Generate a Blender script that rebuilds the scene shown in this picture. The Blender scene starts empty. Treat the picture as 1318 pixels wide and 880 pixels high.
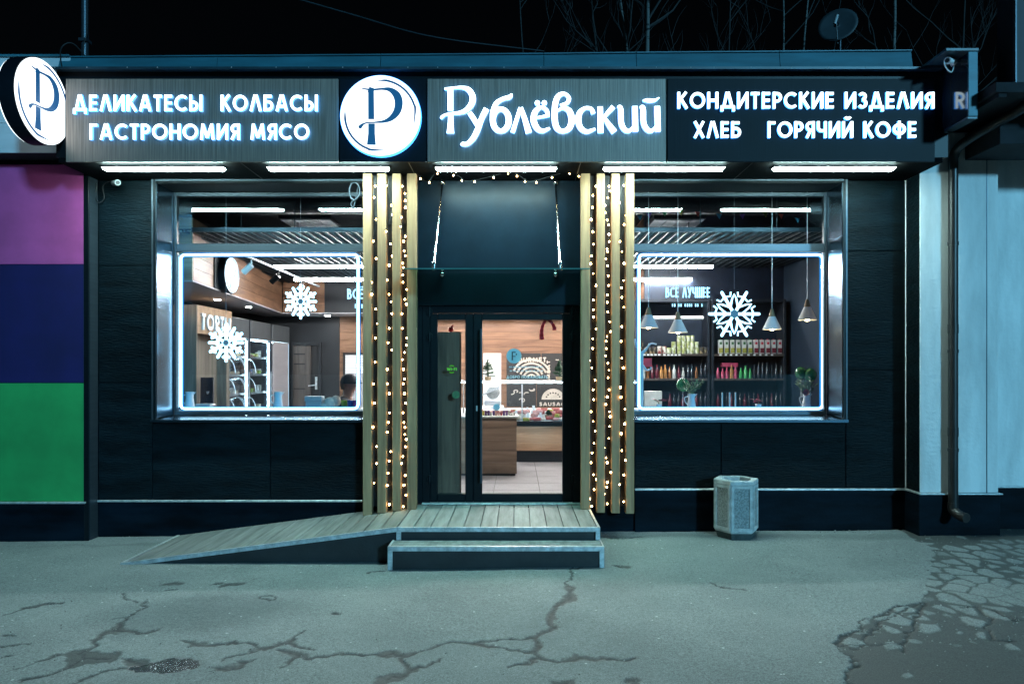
import bpy, bmesh, math, random
import numpy as np
from mathutils import Vector, Matrix
R = math.radians
random.seed(7)
scene = bpy.context.scene
col = scene.collection

# ------------------------------------------------------------------ camera, sky, light, exposure
EYE = 1.95; CAMD = 8.4; F = 924.0; VX, VY = 665.0, 475.0
cd = bpy.data.cameras.new('camera'); cam = bpy.data.objects.new('camera', cd); col.objects.link(cam)
cam.location = (0, -CAMD, EYE); cam.rotation_euler = (R(90), 0, 0)
cd.sensor_width = 36.0; cd.lens = 36.0 * F / 1318.0
cd.shift_x = -(VX - 659.0) / 1318.0; cd.shift_y = (VY - 440.0) / 1318.0
cd.clip_end = 1000.0; cd.clip_start = 0.05
scene.camera = cam

SUN_EL, SUN_AZ = 14.0, 27.0          # a cold street-side light from the front right
w = bpy.data.worlds.new('World'); scene.world = w; w.use_nodes = True
nt = w.node_tree; nt.nodes.clear()
sky = nt.nodes.new('ShaderNodeTexSky'); sky.sky_type = 'NISHITA'; sky.sun_disc = False
sky.sun_elevation = R(SUN_EL); sky.sun_rotation = R(180 - SUN_AZ)
bg = nt.nodes.new('ShaderNodeBackground'); bg.inputs['Strength'].default_value = 0.0004
wo = nt.nodes.new('ShaderNodeOutputWorld')
nt.links.new(sky.outputs[0], bg.inputs[0]); nt.links.new(bg.outputs[0], wo.inputs[0])
sl = bpy.data.lights.new('sun', 'SUN'); so = bpy.data.objects.new('sun', sl); col.objects.link(so)
sl.energy = 2.4; sl.angle = R(5.0); sl.color = (0.22, 0.68, 1.0)
sd = Vector((math.sin(R(SUN_AZ)) * math.cos(R(SUN_EL)), -math.cos(R(SUN_AZ)) * math.cos(R(SUN_EL)), math.sin(R(SUN_EL))))
so.rotation_euler = sd.to_track_quat('Z', 'Y').to_euler(); so.location = (10, -20, 15)
scene.view_settings.view_transform = 'Standard'; scene.view_settings.look = 'None'
scene.view_settings.exposure = 0.0; scene.view_settings.gamma = 1.0
scene.render.engine = 'CYCLES'
cy = scene.cycles
cy.use_denoising = True; cy.max_bounces = 7; cy.diffuse_bounces = 3; cy.glossy_bounces = 4
cy.transparent_max_bounces = 16; cy.transmission_bounces = 6; cy.caustics_reflective = False; cy.caustics_refractive = False
cy.sample_clamp_indirect = 4.0; cy.use_light_tree = True; cy.blur_glossy = 0.5

# ------------------------------------------------------------------ helpers
def S(y): return F / (CAMD + y)
def wx(px, y=0.0): return (px - VX) / S(y)
def wz(py, y=0.0): return EYE + (VY - py) / S(y)

MATS = {}
def mat(name, color, rough=0.5, metal=0.0, var=0.0, vscale=(6, 6, 6), bump=0.0, bscale=(40, 40, 40), emit=None, estr=0.0,
        spec=0.5, rvar=0.0, detail=5.0, color2=None, coat=0.0, ramp=(0.35, 0.65), rand=0.0):
    m = bpy.data.materials.new(name); m.use_nodes = True; MATS[name] = m
    n = m.node_tree.nodes; l = m.node_tree.links; b = n['Principled BSDF']
    b.inputs['Base Color'].default_value = (*color, 1); b.inputs['Roughness'].default_value = rough
    b.inputs['Metallic'].default_value = metal; b.inputs['Specular IOR Level'].default_value = spec
    b.inputs['Coat Weight'].default_value = coat
    tc = n.new('ShaderNodeTexCoord')
    if var > 0 or color2 or rvar > 0:
        mp = n.new('ShaderNodeMapping'); mp.inputs['Scale'].default_value = vscale
        l.new(tc.outputs['Object'], mp.inputs[0])
        nz = n.new('ShaderNodeTexNoise'); nz.inputs['Scale'].default_value = 1.0; nz.inputs['Detail'].default_value = detail
        nz.inputs['Roughness'].default_value = 0.6
        l.new(mp.outputs[0], nz.inputs['Vector'])
        cr = n.new('ShaderNodeValToRGB')
        c2 = color2 if color2 else tuple(c * (1 + var) for c in color)
        c1 = color if color2 else tuple(c * (1 - var) for c in color)
        cr.color_ramp.elements[0].position = ramp[0]; cr.color_ramp.elements[1].position = ramp[1]
        cr.color_ramp.elements[0].color = (*c1, 1); cr.color_ramp.elements[1].color = (*c2, 1)
        l.new(nz.outputs['Fac'], cr.inputs[0])
        if rand > 0:
            oi = n.new('ShaderNodeObjectInfo'); mr0 = n.new('ShaderNodeMapRange'); mr0.inputs['To Min'].default_value = 1 - rand; mr0.inputs['To Max'].default_value = 1 + rand
            vm = n.new('ShaderNodeVectorMath'); vm.operation = 'SCALE'; l.new(oi.outputs['Random'], mr0.inputs['Value']); l.new(cr.outputs[0], vm.inputs[0]); l.new(mr0.outputs[0], vm.inputs['Scale'])
            l.new(vm.outputs[0], b.inputs['Base Color'])
            av = n.new('ShaderNodeVectorMath'); av.operation = 'ADD'; sv = n.new('ShaderNodeVectorMath'); sv.operation = 'SCALE'; sv.inputs[0].default_value = (19.0, 27.0, 11.0)
            l.new(oi.outputs['Random'], sv.inputs['Scale']); l.new(tc.outputs['Object'], av.inputs[0]); l.new(sv.outputs[0], av.inputs[1]); l.new(av.outputs[0], mp.inputs[0])
        else: l.new(cr.outputs[0], b.inputs['Base Color'])
        if rvar > 0:
            mr = n.new('ShaderNodeMapRange'); mr.inputs['To Min'].default_value = rough - rvar; mr.inputs['To Max'].default_value = rough + rvar
            l.new(nz.outputs['Fac'], mr.inputs['Value']); l.new(mr.outputs[0], b.inputs['Roughness'])
    if bump > 0:
        mp2 = n.new('ShaderNodeMapping'); mp2.inputs['Scale'].default_value = bscale
        l.new(tc.outputs['Object'], mp2.inputs[0])
        nb = n.new('ShaderNodeTexNoise'); nb.inputs['Scale'].default_value = 1.0; nb.inputs['Detail'].default_value = 6.0
        l.new(mp2.outputs[0], nb.inputs['Vector'])
        bp = n.new('ShaderNodeBump'); bp.inputs['Strength'].default_value = bump; bp.inputs['Distance'].default_value = 0.02
        l.new(nb.outputs['Fac'], bp.inputs['Height']); l.new(bp.outputs[0], b.inputs['Normal'])
    if emit:
        b.inputs['Emission Color'].default_value = (*emit, 1); b.inputs['Emission Strength'].default_value = estr
    return m

def wood(name, dark, light, axis='x', rough=0.5, scale=1.0, contrast=(0.3, 0.7), bump=0.25, rings=14.0):
    """long-grained wood; grain runs along the axis"""
    m = bpy.data.materials.new(name); m.use_nodes = True; MATS[name] = m
    n = m.node_tree.nodes; l = m.node_tree.links; b = n['Principled BSDF']
    b.inputs['Roughness'].default_value = rough
    tc = n.new('ShaderNodeTexCoord'); oi = n.new('ShaderNodeObjectInfo')
    ad = n.new('ShaderNodeVectorMath'); ad.operation = 'MULTIPLY_ADD'
    ad.inputs[1].default_value = (1, 1, 1)
    rv = n.new('ShaderNodeVectorMath'); rv.operation = 'SCALE'; rv.inputs[0].default_value = (31.0, 17.0, 23.0)
    l.new(oi.outputs['Random'], rv.inputs['Scale'])
    l.new(tc.outputs['Object'], ad.inputs[0]); l.new(rv.outputs[0], ad.inputs[2])
    mp = n.new('ShaderNodeMapping'); k = rings * scale; s = 0.9 * scale
    mp.inputs['Scale'].default_value = {'x': (s, k, k), 'y': (k, s, k), 'z': (k, k, s)}[axis]
    l.new(ad.outputs[0], mp.inputs[0])
    nz = n.new('ShaderNodeTexNoise'); nz.inputs['Scale'].default_value = 1.0; nz.inputs['Detail'].default_value = 8.0
    nz.inputs['Distortion'].default_value = 0.6; nz.inputs['Roughness'].default_value = 0.62
    l.new(mp.outputs[0], nz.inputs['Vector'])
    cr = n.new('ShaderNodeValToRGB')
    cr.color_ramp.elements[0].position = contrast[0]; cr.color_ramp.elements[1].position = contrast[1]
    cr.color_ramp.elements[0].color = (*dark, 1); cr.color_ramp.elements[1].color = (*light, 1)
    l.new(nz.outputs['Fac'], cr.inputs[0]); l.new(cr.outputs[0], b.inputs['Base Color'])
    bp = n.new('ShaderNodeBump'); bp.inputs['Strength'].default_value = bump; bp.inputs['Distance'].default_value = 0.004
    l.new(nz.outputs['Fac'], bp.inputs['Height']); l.new(bp.outputs[0], b.inputs['Normal'])
    return m

def emis(name, color, strength):
    m = bpy.data.materials.new(name); m.use_nodes = True; MATS[name] = m
    n = m.node_tree.nodes; l = m.node_tree.links; n.clear()
    e = n.new('ShaderNodeEmission'); e.inputs[0].default_value = (*color, 1); e.inputs[1].default_value = strength
    o = n.new('ShaderNodeOutputMaterial'); l.new(e.outputs[0], o.inputs[0])
    return m

def pane(name, tint=(1, 1, 1), ior=1.45, boost=1.0):
    m = bpy.data.materials.new(name); m.use_nodes = True; MATS[name] = m
    n = m.node_tree.nodes; l = m.node_tree.links; n.clear()
    t = n.new('ShaderNodeBsdfTransparent'); t.inputs[0].default_value = (*tint, 1)
    g = n.new('ShaderNodeBsdfGlossy'); g.inputs['Roughness'].default_value = 0.01
    fr = n.new('ShaderNodeFresnel'); fr.inputs[0].default_value = ior
    mu = n.new('ShaderNodeMath'); mu.operation = 'MULTIPLY'; mu.inputs[1].default_value = boost; mu.use_clamp = True
    mx = n.new('ShaderNodeMixShader'); o = n.new('ShaderNodeOutputMaterial')
    l.new(fr.outputs[0], mu.inputs[0]); l.new(mu.outputs[0], mx.inputs[0])
    l.new(t.outputs[0], mx.inputs[1]); l.new(g.outputs[0], mx.inputs[2]); l.new(mx.outputs[0], o.inputs[0])
    return m

ORIG = {}
class MB:
    def __init__(s): s.v = []; s.f = []; s.side = []
    def add(s, vs, fs):
        k = len(s.v); s.v += [tuple(p) for p in vs]; s.f += [tuple(i + k for i in q) for q in fs]; return s
    def box(s, x0, x1, y0, y1, z0, z1, c=0.0):
        x0, x1 = min(x0, x1), max(x0, x1); y0, y1 = min(y0, y1), max(y0, y1); z0, z1 = min(z0, z1), max(z0, z1)
        if c <= 0:
            vs = [(x, y, z) for z in (z0, z1) for y in (y0, y1) for x in (x0, x1)]
            return s.add(vs, [(0, 2, 3, 1), (4, 5, 7, 6), (0, 1, 5, 4), (2, 6, 7, 3), (0, 4, 6, 2), (1, 3, 7, 5)])
        c = min(c, (x1 - x0) * .45, (y1 - y0) * .45, (z1 - z0) * .45)
        bm = bmesh.new(); bmesh.ops.create_cube(bm, size=1.0)
        for q in bm.verts:
            q.co = Vector(((x0 + x1) / 2 + q.co.x * (x1 - x0), (y0 + y1) / 2 + q.co.y * (y1 - y0), (z0 + z1) / 2 + q.co.z * (z1 - z0)))
        bmesh.ops.bevel(bm, geom=bm.edges[:], offset=c, segments=1, affect='EDGES')
        bm.verts.index_update()
        s.add([tuple(q.co) for q in bm.verts], [[q.index for q in fc.verts] for fc in bm.faces]); bm.free(); return s
    def hexa(s, p):      # 8 points: bottom ring 4, top ring 4
        return s.add(p, [(3, 2, 1, 0), (4, 5, 6, 7), (0, 1, 5, 4), (1, 2, 6, 5), (2, 3, 7, 6), (3, 0, 4, 7)])
    def prism(s, poly, z0, z1, ax='z'):   # convex-ish polygon extruded along an axis
        n = len(poly)
        def P(a, b, h): return {'z': (a, b, h), 'y': (a, h, b), 'x': (h, a, b)}[ax]
        return s.add([P(a, b, z0) for a, b in poly] + [P(a, b, z1) for a, b in poly],
                     [tuple(range(n))[::-1], tuple(range(n, 2 * n))] + [(i, (i + 1) % n, n + (i + 1) % n, n + i) for i in range(n)])
    def cyl(s, p0, p1, r0, r1=None, n=12, cap=True):
        r1 = r0 if r1 is None else r1
        a = Vector(p0); b = Vector(p1); d = (b - a); d = d.normalized() if d.length > 1e-9 else Vector((0, 0, 1))
        u = d.orthogonal().normalized(); v = d.cross(u)
        vs = []
        for c, r in ((a, r0), (b, r1)):
            for i in range(n):
                t = 2 * math.pi * i / n; vs.append(c + (u * math.cos(t) + v * math.sin(t)) * r)
        fs = [(i, (i + 1) % n, n + (i + 1) % n, n + i) for i in range(n)]
        if cap: fs += [tuple(range(n))[::-1], tuple(range(n, 2 * n))]
        return s.add(vs, fs)
    def tube(s, pts, rad, n=8, closed=False):
        pts = [Vector(p) for p in pts]; m = len(pts)
        rs = rad if isinstance(rad, (list, tuple)) else [rad] * m
        vs = []; u = None
        for i, p in enumerate(pts):
            a = pts[i - 1] if (i > 0 or closed) else p; b = pts[(i + 1) % m] if (i < m - 1 or closed) else p
            d = (b - a).normalized()
            if u is None: u = d.orthogonal().normalized()
            u = (u - d * u.dot(d)); u = u.normalized() if u.length > 1e-6 else d.orthogonal().normalized()
            v = d.cross(u)
            for j in range(n):
                t = 2 * math.pi * j / n; vs.append(p + (u * math.cos(t) + v * math.sin(t)) * rs[i])
        fs = []
        for i in range(m if closed else m - 1):
            i2 = (i + 1) % m
            for j in range(n): fs.append((i * n + j, i * n + (j + 1) % n, i2 * n + (j + 1) % n, i2 * n + j))
        if not closed: fs += [tuple(range(n))[::-1], tuple(range((m - 1) * n, m * n))]
        return s.add(vs, fs)
    def lathe(s, prof, cx=0, cy=0, n=20):    # profile (r, z)
        k = len(prof); vs = []
        for r, z in prof:
            for j in range(n):
                t = 2 * math.pi * j / n; vs.append((cx + r * math.cos(t), cy + r * math.sin(t), z))
        fs = [(i * n + j, i * n + (j + 1) % n, (i + 1) * n + (j + 1) % n, (i + 1) * n + j) for i in range(k - 1) for j in range(n)]
        return s.add(vs, fs)
    def ball(s, c, r, n=8, sc=(1, 1, 1)):
        vs = []; fs = []
        for i in range(1, n):
            t = math.pi * i / n
            for j in range(2 * n):
                q = math.pi * j / n
                vs.append((c[0] + r * sc[0] * math.sin(t) * math.cos(q), c[1] + r * sc[1] * math.sin(t) * math.sin(q), c[2] + r * sc[2] * math.cos(t)))
        m = 2 * n
        for i in range(n - 2):
            for j in range(m): fs.append((i * m + j, (i + 1) * m + j, (i + 1) * m + (j + 1) % m, i * m + (j + 1) % m))
        vs += [(c[0], c[1], c[2] + r * sc[2]), (c[0], c[1], c[2] - r * sc[2])]; a = len(vs) - 2
        fs += [(a, j, (j + 1) % m) for j in range(m)] + [(a + 1, (n - 2) * m + (j + 1) % m, (n - 2) * m + j) for j in range(m)]
        return s.add(vs, fs)
    def build(s, name, m, parent=None, smooth=False, angle=40, m2=None):
        me = bpy.data.meshes.new(name)
        o = ORIG.get(parent, Vector((0, 0, 0))) if parent else Vector((0, 0, 0))
        me.from_pydata([(a - o.x, b - o.y, c - o.z) for a, b, c in s.v], [], s.f); me.update()
        if m: me.materials.append(MATS[m] if isinstance(m, str) else m)
        if m2:
            me.materials.append(MATS[m2]); ss = set(s.side); me.polygons.foreach_set('material_index', [1 if i in ss else 0 for i in range(len(s.f))])
        if smooth:
            me.polygons.foreach_set('use_smooth', [True] * len(me.polygons)); me.set_sharp_from_angle(angle=R(angle))
        ob = bpy.data.objects.new(name, me); col.objects.link(ob)
        if parent: ob.parent = parent
        ORIG[ob] = o.copy()
        return ob

def tag(o, label=None, cat=None, group=None, kind=None):
    if label: o['label'] = label
    if cat: o['category'] = cat
    if group: o['group'] = group
    if kind: o['kind'] = kind
    return o
def thing(name, label, cat, loc=(0, 0, 0), group=None):
    o = bpy.data.objects.new(name, None); col.objects.link(o); o.location = loc; o.empty_display_size = 0.2
    ORIG[o] = Vector(loc); return tag(o, label, cat, group)
def solo(mb, name, m, label, cat, base, group=None, smooth=False):
    """one-mesh thing with its origin at its base"""
    base = Vector(base); mb.v = [(a - base.x, b - base.y, c - base.z) for a, b, c in mb.v]
    o = mb.build(name, m, None, smooth); o.location = base; ORIG[o] = base
    return tag(o, label, cat, group)
def copy_tree(o, parent=None):
    c = o.copy(); col.objects.link(c)
    if parent: c.parent = parent
    for ch in list(o.children): copy_tree(ch, c)
    return c
def child_copy(o, name, parent, loc, rot=(0, 0, 0), sc=(1, 1, 1), m=None):
    """a copy that shares mesh data; loc is in the parent's own frame"""
    c = bpy.data.objects.new(name, o if isinstance(o, bpy.types.Mesh) else o.data); col.objects.link(c); c.parent = parent
    c.location = loc; c.rotation_euler = rot; c.scale = sc
    return c
def structure(o): o['kind'] = 'structure'; return o

def spline(pts, k=6, closed=False):
    """Catmull-Rom through points of any dimension"""
    P = [np.array(p, float) for p in pts]; n = len(P); out = []
    for i in range(n if closed else n - 1):
        p1, p2 = P[i], P[(i + 1) % n]
        p0 = P[i - 1] if (i > 0 or closed) else 2 * p1 - p2
        p3 = P[(i + 2) % n] if (i + 2 < n or closed) else 2 * p2 - p1
        for j in range(k):
            t = j / k
            out.append(0.5 * ((2 * p1) + (-p0 + p2) * t + (2 * p0 - 5 * p1 + 4 * p2 - p3) * t * t + (-p0 + 3 * p1 - 3 * p2 + p3) * t ** 3))
    if not closed: out.append(P[-1])
    return [tuple(q) for q in out]

# ------------------------------------------------------------------ lettering drawn stroke by stroke
def arc(cx, cy, rx, ry, a0, a1, n=14):
    return [(cx + rx * math.cos(R(a0 + (a1 - a0) * i / n)), cy + ry * math.sin(R(a0 + (a1 - a0) * i / n))) for i in range(n + 1)]
st = [(.1, 0), (.1, 1)]
def bowl(x0, xm, yt, yb): 
    r = (yt - yb) / 2; return [(x0, yt), (xm, yt)] + arc(xm, yb + r, r * 1.02, r, 90, -90, 12)[1:] + [(x0, yb)]
G = {
 'А': (.86, [[(.1, 0), (.39, 1)], [(.76, 0), (.47, 1)], [(.2, .29), (.66, .29)]]),
 'Б': (.68, [st, [(.1, .91), (.56, .91)], bowl(.1, .33, .57, .09)]),
 'В': (.68, [st, bowl(.1, .27, .91, .55), bowl(.1, .33, .53, .09)]),
 'Г': (.54, [st, [(.1, .91), (.52, .91)]]),
 'Д': (.96, [[(.24, .16), (.43, 1)], [(.74, .16), (.51, 1)], [(.02, .1), (.94, .1)], [(.1, -.17), (.1, .1)], [(.86, -.17), (.86, .1)]]),
 'Е': (.58, [st, [(.1, .91), (.54, .91)], [(.1, .5), (.52, .5)], [(.1, .09), (.54, .09)]]),
 'Ё': (.58, [st, [(.1, .91), (.54, .91)], [(.1, .5), (.52, .5)], [(.1, .09), (.54, .09)], [(.08, 1.16), (.24, 1.16)], [(.38, 1.16), (.54, 1.16)]]),
 'Ж': (1.0, [[(.5, 0), (.5, 1)], [(.08, 1), (.46, .5)], [(.08, 0), (.46, .5)], [(.92, 1), (.54, .5)], [(.92, 0), (.54, .5)]]),
 'З': (.6, [arc(.28, .735, .19, .175, 150, -90, 14), arc(.28, .31, .23, .22, 90, -150, 14)]),
 'И': (.76, [st, [(.66, 0), (.66, 1)], [(.12, .08), (.64, .92)]]),
 'Й': (.76, [st, [(.66, 0), (.66, 1)], [(.12, .08), (.64, .92)], arc(.38, 1.3, .17, .13, 195, 345, 8)]),
 'К': (.7, [st, [(.13, .46), (.58, 1)], [(.26, .55), (.63, 0)]]),
 'Л': (.82, [[(.1, 0), (.37, 1)], [(.74, 0), (.45, 1)]]),
 'М': (.98, [[(.1, 0), (.2, 1)], [(.88, 0), (.78, 1)], [(.19, .97), (.49, .12)], [(.79, .97), (.49, .12)]]),
 'Н': (.74, [st, [(.64, 0), (.64, 1)], [(.1, .5), (.64, .5)]]),
 'О': (1.0, [arc(.5, .5, .41, .41, 0, 360, 28)]),
 'П': (.74, [st, [(.64, 0), (.64, 1)], [(.1, .91), (.64, .91)]]),
 'Р': (.62, [st, bowl(.1, .29, .91, .45)]),
 'С': (.86, [arc(.5, .5, .41, .41, 48, 312, 22)]),
 'Т': (.6, [[(.3, 0), (.3, 1)], [(.02, .91), (.58, .91)]]),
 'У': (.74, [[(.08, 1), (.38, .38)], [(.66, 1), (.26, 0)]]),
 'Ф': (.92, [[(.46, -.02), (.46, 1.02)], arc(.46, .52, .35, .28, 0, 360, 26)]),
 'Х': (.74, [[(.08, 0), (.66, 1)], [(.66, 0), (.08, 1)]]),
 'Ч': (.68, [[(.58, 0), (.58, 1)], [(.1, 1), (.1, .66)] + arc(.29, .62, .19, .19, 180, 270, 6) + [(.58, .43)]]),
 'Ш': (1.0, [st, [(.5, 0), (.5, 1)], [(.9, 0), (.9, 1)], [(.1, .09), (.9, .09)]]),
 'Ы': (.9, [st, bowl(.1, .29, .55, .09), [(.8, 0), (.8, 1)]]),
 'Ь': (.64, [st, bowl(.1, .31, .55, .09)]),
 'Я': (.64, [[(.54, 0), (.54, 1)], [(.54, .91), (.33, .91)] + arc(.33, .69, .22, .22, 90, 270, 12)[1:] + [(.54, .47)], [(.34, .46), (.1, 0)]]),
 'G': (.98, [arc(.5, .5, .41, .41, 48, 360, 24) + [(.55, .5)]]),
 'U': (.72, [[(.1, 1), (.1, .36)] + arc(.36, .35, .26, .26, 180, 360, 12) + [(.62, 1)]]),
 'R': (.64, [st, bowl(.1, .3, .91, .47), [(.32, .46), (.56, 0)]]),
 'S': (.62, [spline([(.52, .78), (.4, .9), (.24, .9), (.13, .76), (.2, .61), (.36, .5), (.5, .38), (.52, .22), (.4, .1), (.2, .1), (.08, .24)], 4)]),
 'W': (1.1, [[(.05, 1), (.3, 0)], [(.3, 0), (.55, .9)], [(.55, .9), (.8, 0)], [(.8, 0), (1.05, 1)]]),
 'I': (.2, [st]), 'F': (.54, [st, [(.1, .91), (.52, .91)], [(.1, .5), (.48, .5)]]), '-': (.36, [[(.05, .45), (.31, .45)]]),
 'L': (.5, [st, [(.1, .09), (.48, .09)]]),
}
for a, b in zip('AEMTOPCH', 'АЕМТОРСН'): G[a] = G[b]

def ribbon(mb, pts, wid, h0, h1, to3):
    """a stroke of changing width as a raised slab; to3 maps (u, v, height) to the world"""
    P = [np.array(p[:2], float) for p in pts]; n = len(P)
    W = [wid] * n if np.isscalar(wid) else list(wid)
    closed = np.linalg.norm(P[0] - P[-1]) < 1e-6
    if closed: P = P[:-1]; W = W[:-1]; n -= 1
    Lf, Rt = [], []
    for i in range(n):
        a = P[i - 1] if (i > 0 or closed) else None; b = P[(i + 1) % n] if (i < n - 1 or closed) else None
        d1 = (P[i] - a) if a is not None else (b - P[i]); d2 = (b - P[i]) if b is not None else d1
        d1 = d1 / (np.linalg.norm(d1) + 1e-9); d2 = d2 / (np.linalg.norm(d2) + 1e-9)
        t = d1 + d2; t = t / (np.linalg.norm(t) + 1e-9)
        nn = np.array([-t[1], t[0]]); c = max(0.5, abs(np.dot(nn, np.array([-d1[1], d1[0]]))))
        Lf.append(P[i] + nn * W[i] / 2 / c); Rt.append(P[i] - nn * W[i] / 2 / c)
    vs = [to3(q[0], q[1], h1) for q in Lf] + [to3(q[0], q[1], h1) for q in Rt] + [to3(q[0], q[1], h0) for q in Lf] + [to3(q[0], q[1], h0) for q in Rt]
    fs = []
    for i in range(n if closed else n - 1):
        j = (i + 1) % n
        fs += [(i, n + i, n + j, j), (2 * n + i, i, j, 2 * n + j), (n + i, 3 * n + i, 3 * n + j, n + j)]
    if not closed: fs += [(0, 2 * n, 3 * n, n), (n - 1, 2 * n - 1, 4 * n - 1, 3 * n - 1)]
    k0 = len(mb.f); mb.add(vs, fs); nt_ = 3 * (n if closed else n - 1)
    mb.side += [k0 + i for i in range(len(fs)) if i >= nt_ or i % 3]

def text(parent, s, x0, x1, zb, h, y, depth, m, thick=.2, gap=.16, space=.55, face='y-', part='letter', to3=None, m2=None):
    """letters fitted between x0 and x1, baseline zb, cap height h; the front of each letter lies at y - depth"""
    adv = []; t = 0
    for ch in s:
        if ch == ' ': t += space; continue
        adv.append((ch, t)); t += G[ch][0] + gap
    k = (x1 - x0) / (t - gap)
    for ch, a in adv:
        mb = MB()
        for i, stroke in enumerate(G[ch][1]):
            f = to3 or (lambda u, v, q: (x0 + u, y - q, zb + v))
            ribbon(mb, [((a + p[0]) * k, p[1] * h) for p in stroke], thick * (h + k) / 2, 0.0, depth + i * 0.0007, f)
        mb.build(part, m, parent, m2=m2)

# ------------------------------------------------------------------ materials
mat('slate', (.0022, .0062, .0085), .52, spec=.10, var=.45, rand=.18, vscale=(2, 2, 9), bump=.8, bscale=(11, 11, 70), rvar=.08)
mat('plinth_paint', (.0020, .0058, .0100), .6, spec=.06, var=.6, vscale=(1.2, 1.2, 5), bump=.12, bscale=(30, 30, 30))
mat('dark_panel', (.004, .011, .018), .36, spec=.11, var=.2, vscale=(3, 3, 3), bump=.04, bscale=(4, 4, 4))
mat('black_metal', (.003, .006, .0085), .40, spec=.18, var=.2, vscale=(8, 8, 8))
mat('portal_black', (.006, .006, .007), .6, var=.2)
mat('soffit_black', (.0025, .0035, .0045), .9, spec=.05, var=.2, vscale=(3, 3, 3))
mat('sign_black', (.004, .0075, .012), .5, spec=.12, var=.2, vscale=(2, 2, 2), bump=.05, bscale=(60, 60, 2))
mat('sign_steel', (.25, .185, .15), .46, metal=.2, var=.30, vscale=(70, 70, 1.6), bump=.10, bscale=(160, 160, 2), rvar=.06)
mat('frame_steel', (.045, .062, .078), .40, metal=.6, var=.12, vscale=(2, 2, 30))
mat('reveal_steel', (.11, .17, .22), .24, metal=1.0, var=.1, vscale=(20, 20, 2), bump=.05, bscale=(2, 2, 60))
mat('aluminium', (.56, .58, .59), .45, metal=.6, var=.25, vscale=(18, 18, 18), bump=.15, bscale=(60, 60, 60))
mat('chrome', (.7, .72, .74), .16, metal=1.0)
mat('white_paint', (.74, .76, .76), .45, var=.05)
mat('white_plastic', (.78, .78, .78), .35, var=.04)
mat('grey_plastic', (.30, .32, .34), .4, var=.1)
mat('cable_black', (.012, .013, .015), .45, var=.1)
mat('parapet_metal', (.022, .125, .17), .5, metal=.1, var=.22, vscale=(1.2, 5, 7), bump=.08, bscale=(3, 3, 3))
mat('ledge_metal', (.02, .045, .06), .4, metal=.2, var=.4, vscale=(3, 8, 8))
mat('roof_felt', (.012, .014, .018), .9, var=.3)
mat('fascia_white', (.42, .50, .54), .5, var=.08, vscale=(1, 1, 6))
mat('wall_magenta', (.42, .066, .235), .6, var=.18, vscale=(1.3, 1.3, 1.3), bump=.05, bscale=(60, 60, 60))
mat('wall_navy', (.008, .006, .065), .55, var=.2, vscale=(1.5, 1.5, 1.5), bump=.05, bscale=(60, 60, 60))
mat('wall_green', (.016, .26, .068), .55, var=.16, vscale=(1.5, 1.5, 1.5), bump=.05, bscale=(60, 60, 60))
mat('render_white', (.70, .70, .69), .75, var=.17, vscale=(3.2, 3.2, .8), bump=.35, bscale=(22, 22, 22), detail=8)
mat('concrete_bin', (.44, .46, .46), .8, var=.3, vscale=(9, 9, 9), bump=.4, bscale=(45, 45, 45))
mat('pebble_bin', (.33, .35, .35), .85, var=.35, vscale=(60, 60, 60), bump=1.0, bscale=(110, 110, 110))
mat('bin_dark', (.05, .06, .06), .85, var=.3, vscale=(12, 12, 12), bump=.3)
mat('decking', (.215, .225, .215), .72, var=.28, rand=.16, vscale=(14, 1.5, 6), bump=.12, bscale=(60, 4, 40))
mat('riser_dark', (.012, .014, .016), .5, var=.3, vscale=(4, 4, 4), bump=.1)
wood('slat_wood', (.20, .105, .045), (.42, .255, .125), 'z', .62, rings=16, contrast=(.28, .66), bump=.4)
wood('board_wood', (.07, .035, .018), (.22, .125, .075), 'z', .55, rings=12)
mat('lamp_housing', (.03, .032, .034), .5, var=.1)
wood('walnut', (.10, .043, .022), (.29, .15, .082), 'x', .5, rings=9)
wood('walnut_side', (.10, .043, .022), (.29, .15, .082), 'y', .5, rings=9)
wood('warm_oak', (.23, .13, .07), (.46, .29, .17), 'x', .5, rings=8)
wood('grey_oak_up', (.07, .055, .042), (.20, .165, .125), 'z', .55, rings=10)
wood('ash_end', (.22, .18, .12), (.42, .35, .24), 'x', .55, rings=10)
wood('desk_wood', (.12, .082, .056), (.30, .215, .155), 'x', .5, rings=8)
wood('dark_oak_door', (.030, .024, .022), (.10, .078, .066), 'z', .5, rings=9)
mat('birch_bark', (.10, .11, .11), .85, color2=(.008, .008, .010), vscale=(3, 3, 14), ramp=(.55, .62), bump=.3)
mat('bare_twig', (.016, .018, .020), .85, var=.3)
mat('tile_floor', (.20, .20, .215), .42, var=.10, vscale=(4, 4, 4), bump=.05)
mat('grout', (.10, .10, .105), .8, var=.1)
mat('black_ceiling', (.004, .006, .009), .7, var=.3, vscale=(2, 2, 2))
mat('grid_steel', (.022, .032, .04), .35, metal=.6, var=.2)
mat('soffit_cream', (.42, .40, .42), .7, var=.06)
mat('header_dark', (.07, .075, .08), .5, var=.1)
mat('charcoal_wall', (.0065, .008, .011), .6, var=.2, vscale=(1.5, 1.5, 1.5))
mat('blue_grey_wall', (.009, .022, .042), .55, var=.25, vscale=(1.2, 1.2, 1.2))
mat('navy_wall', (.005, .011, .026), .5, var=.3)
mat('shelf_metal', (.010, .014, .022), .45, var=.2)
mat('curtain_grey', (.34, .31, .32), .6, var=.06, vscale=(1, 1, 8))
mat('ceramic', (.80, .82, .80), .25, var=.06)
mat('red_petal', (.40, .02, .055), .5, var=.3, vscale=(30, 30, 30))
mat('leaf_green', (.05, .13, .055), .5, var=.35, vscale=(20, 20, 20))
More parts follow.
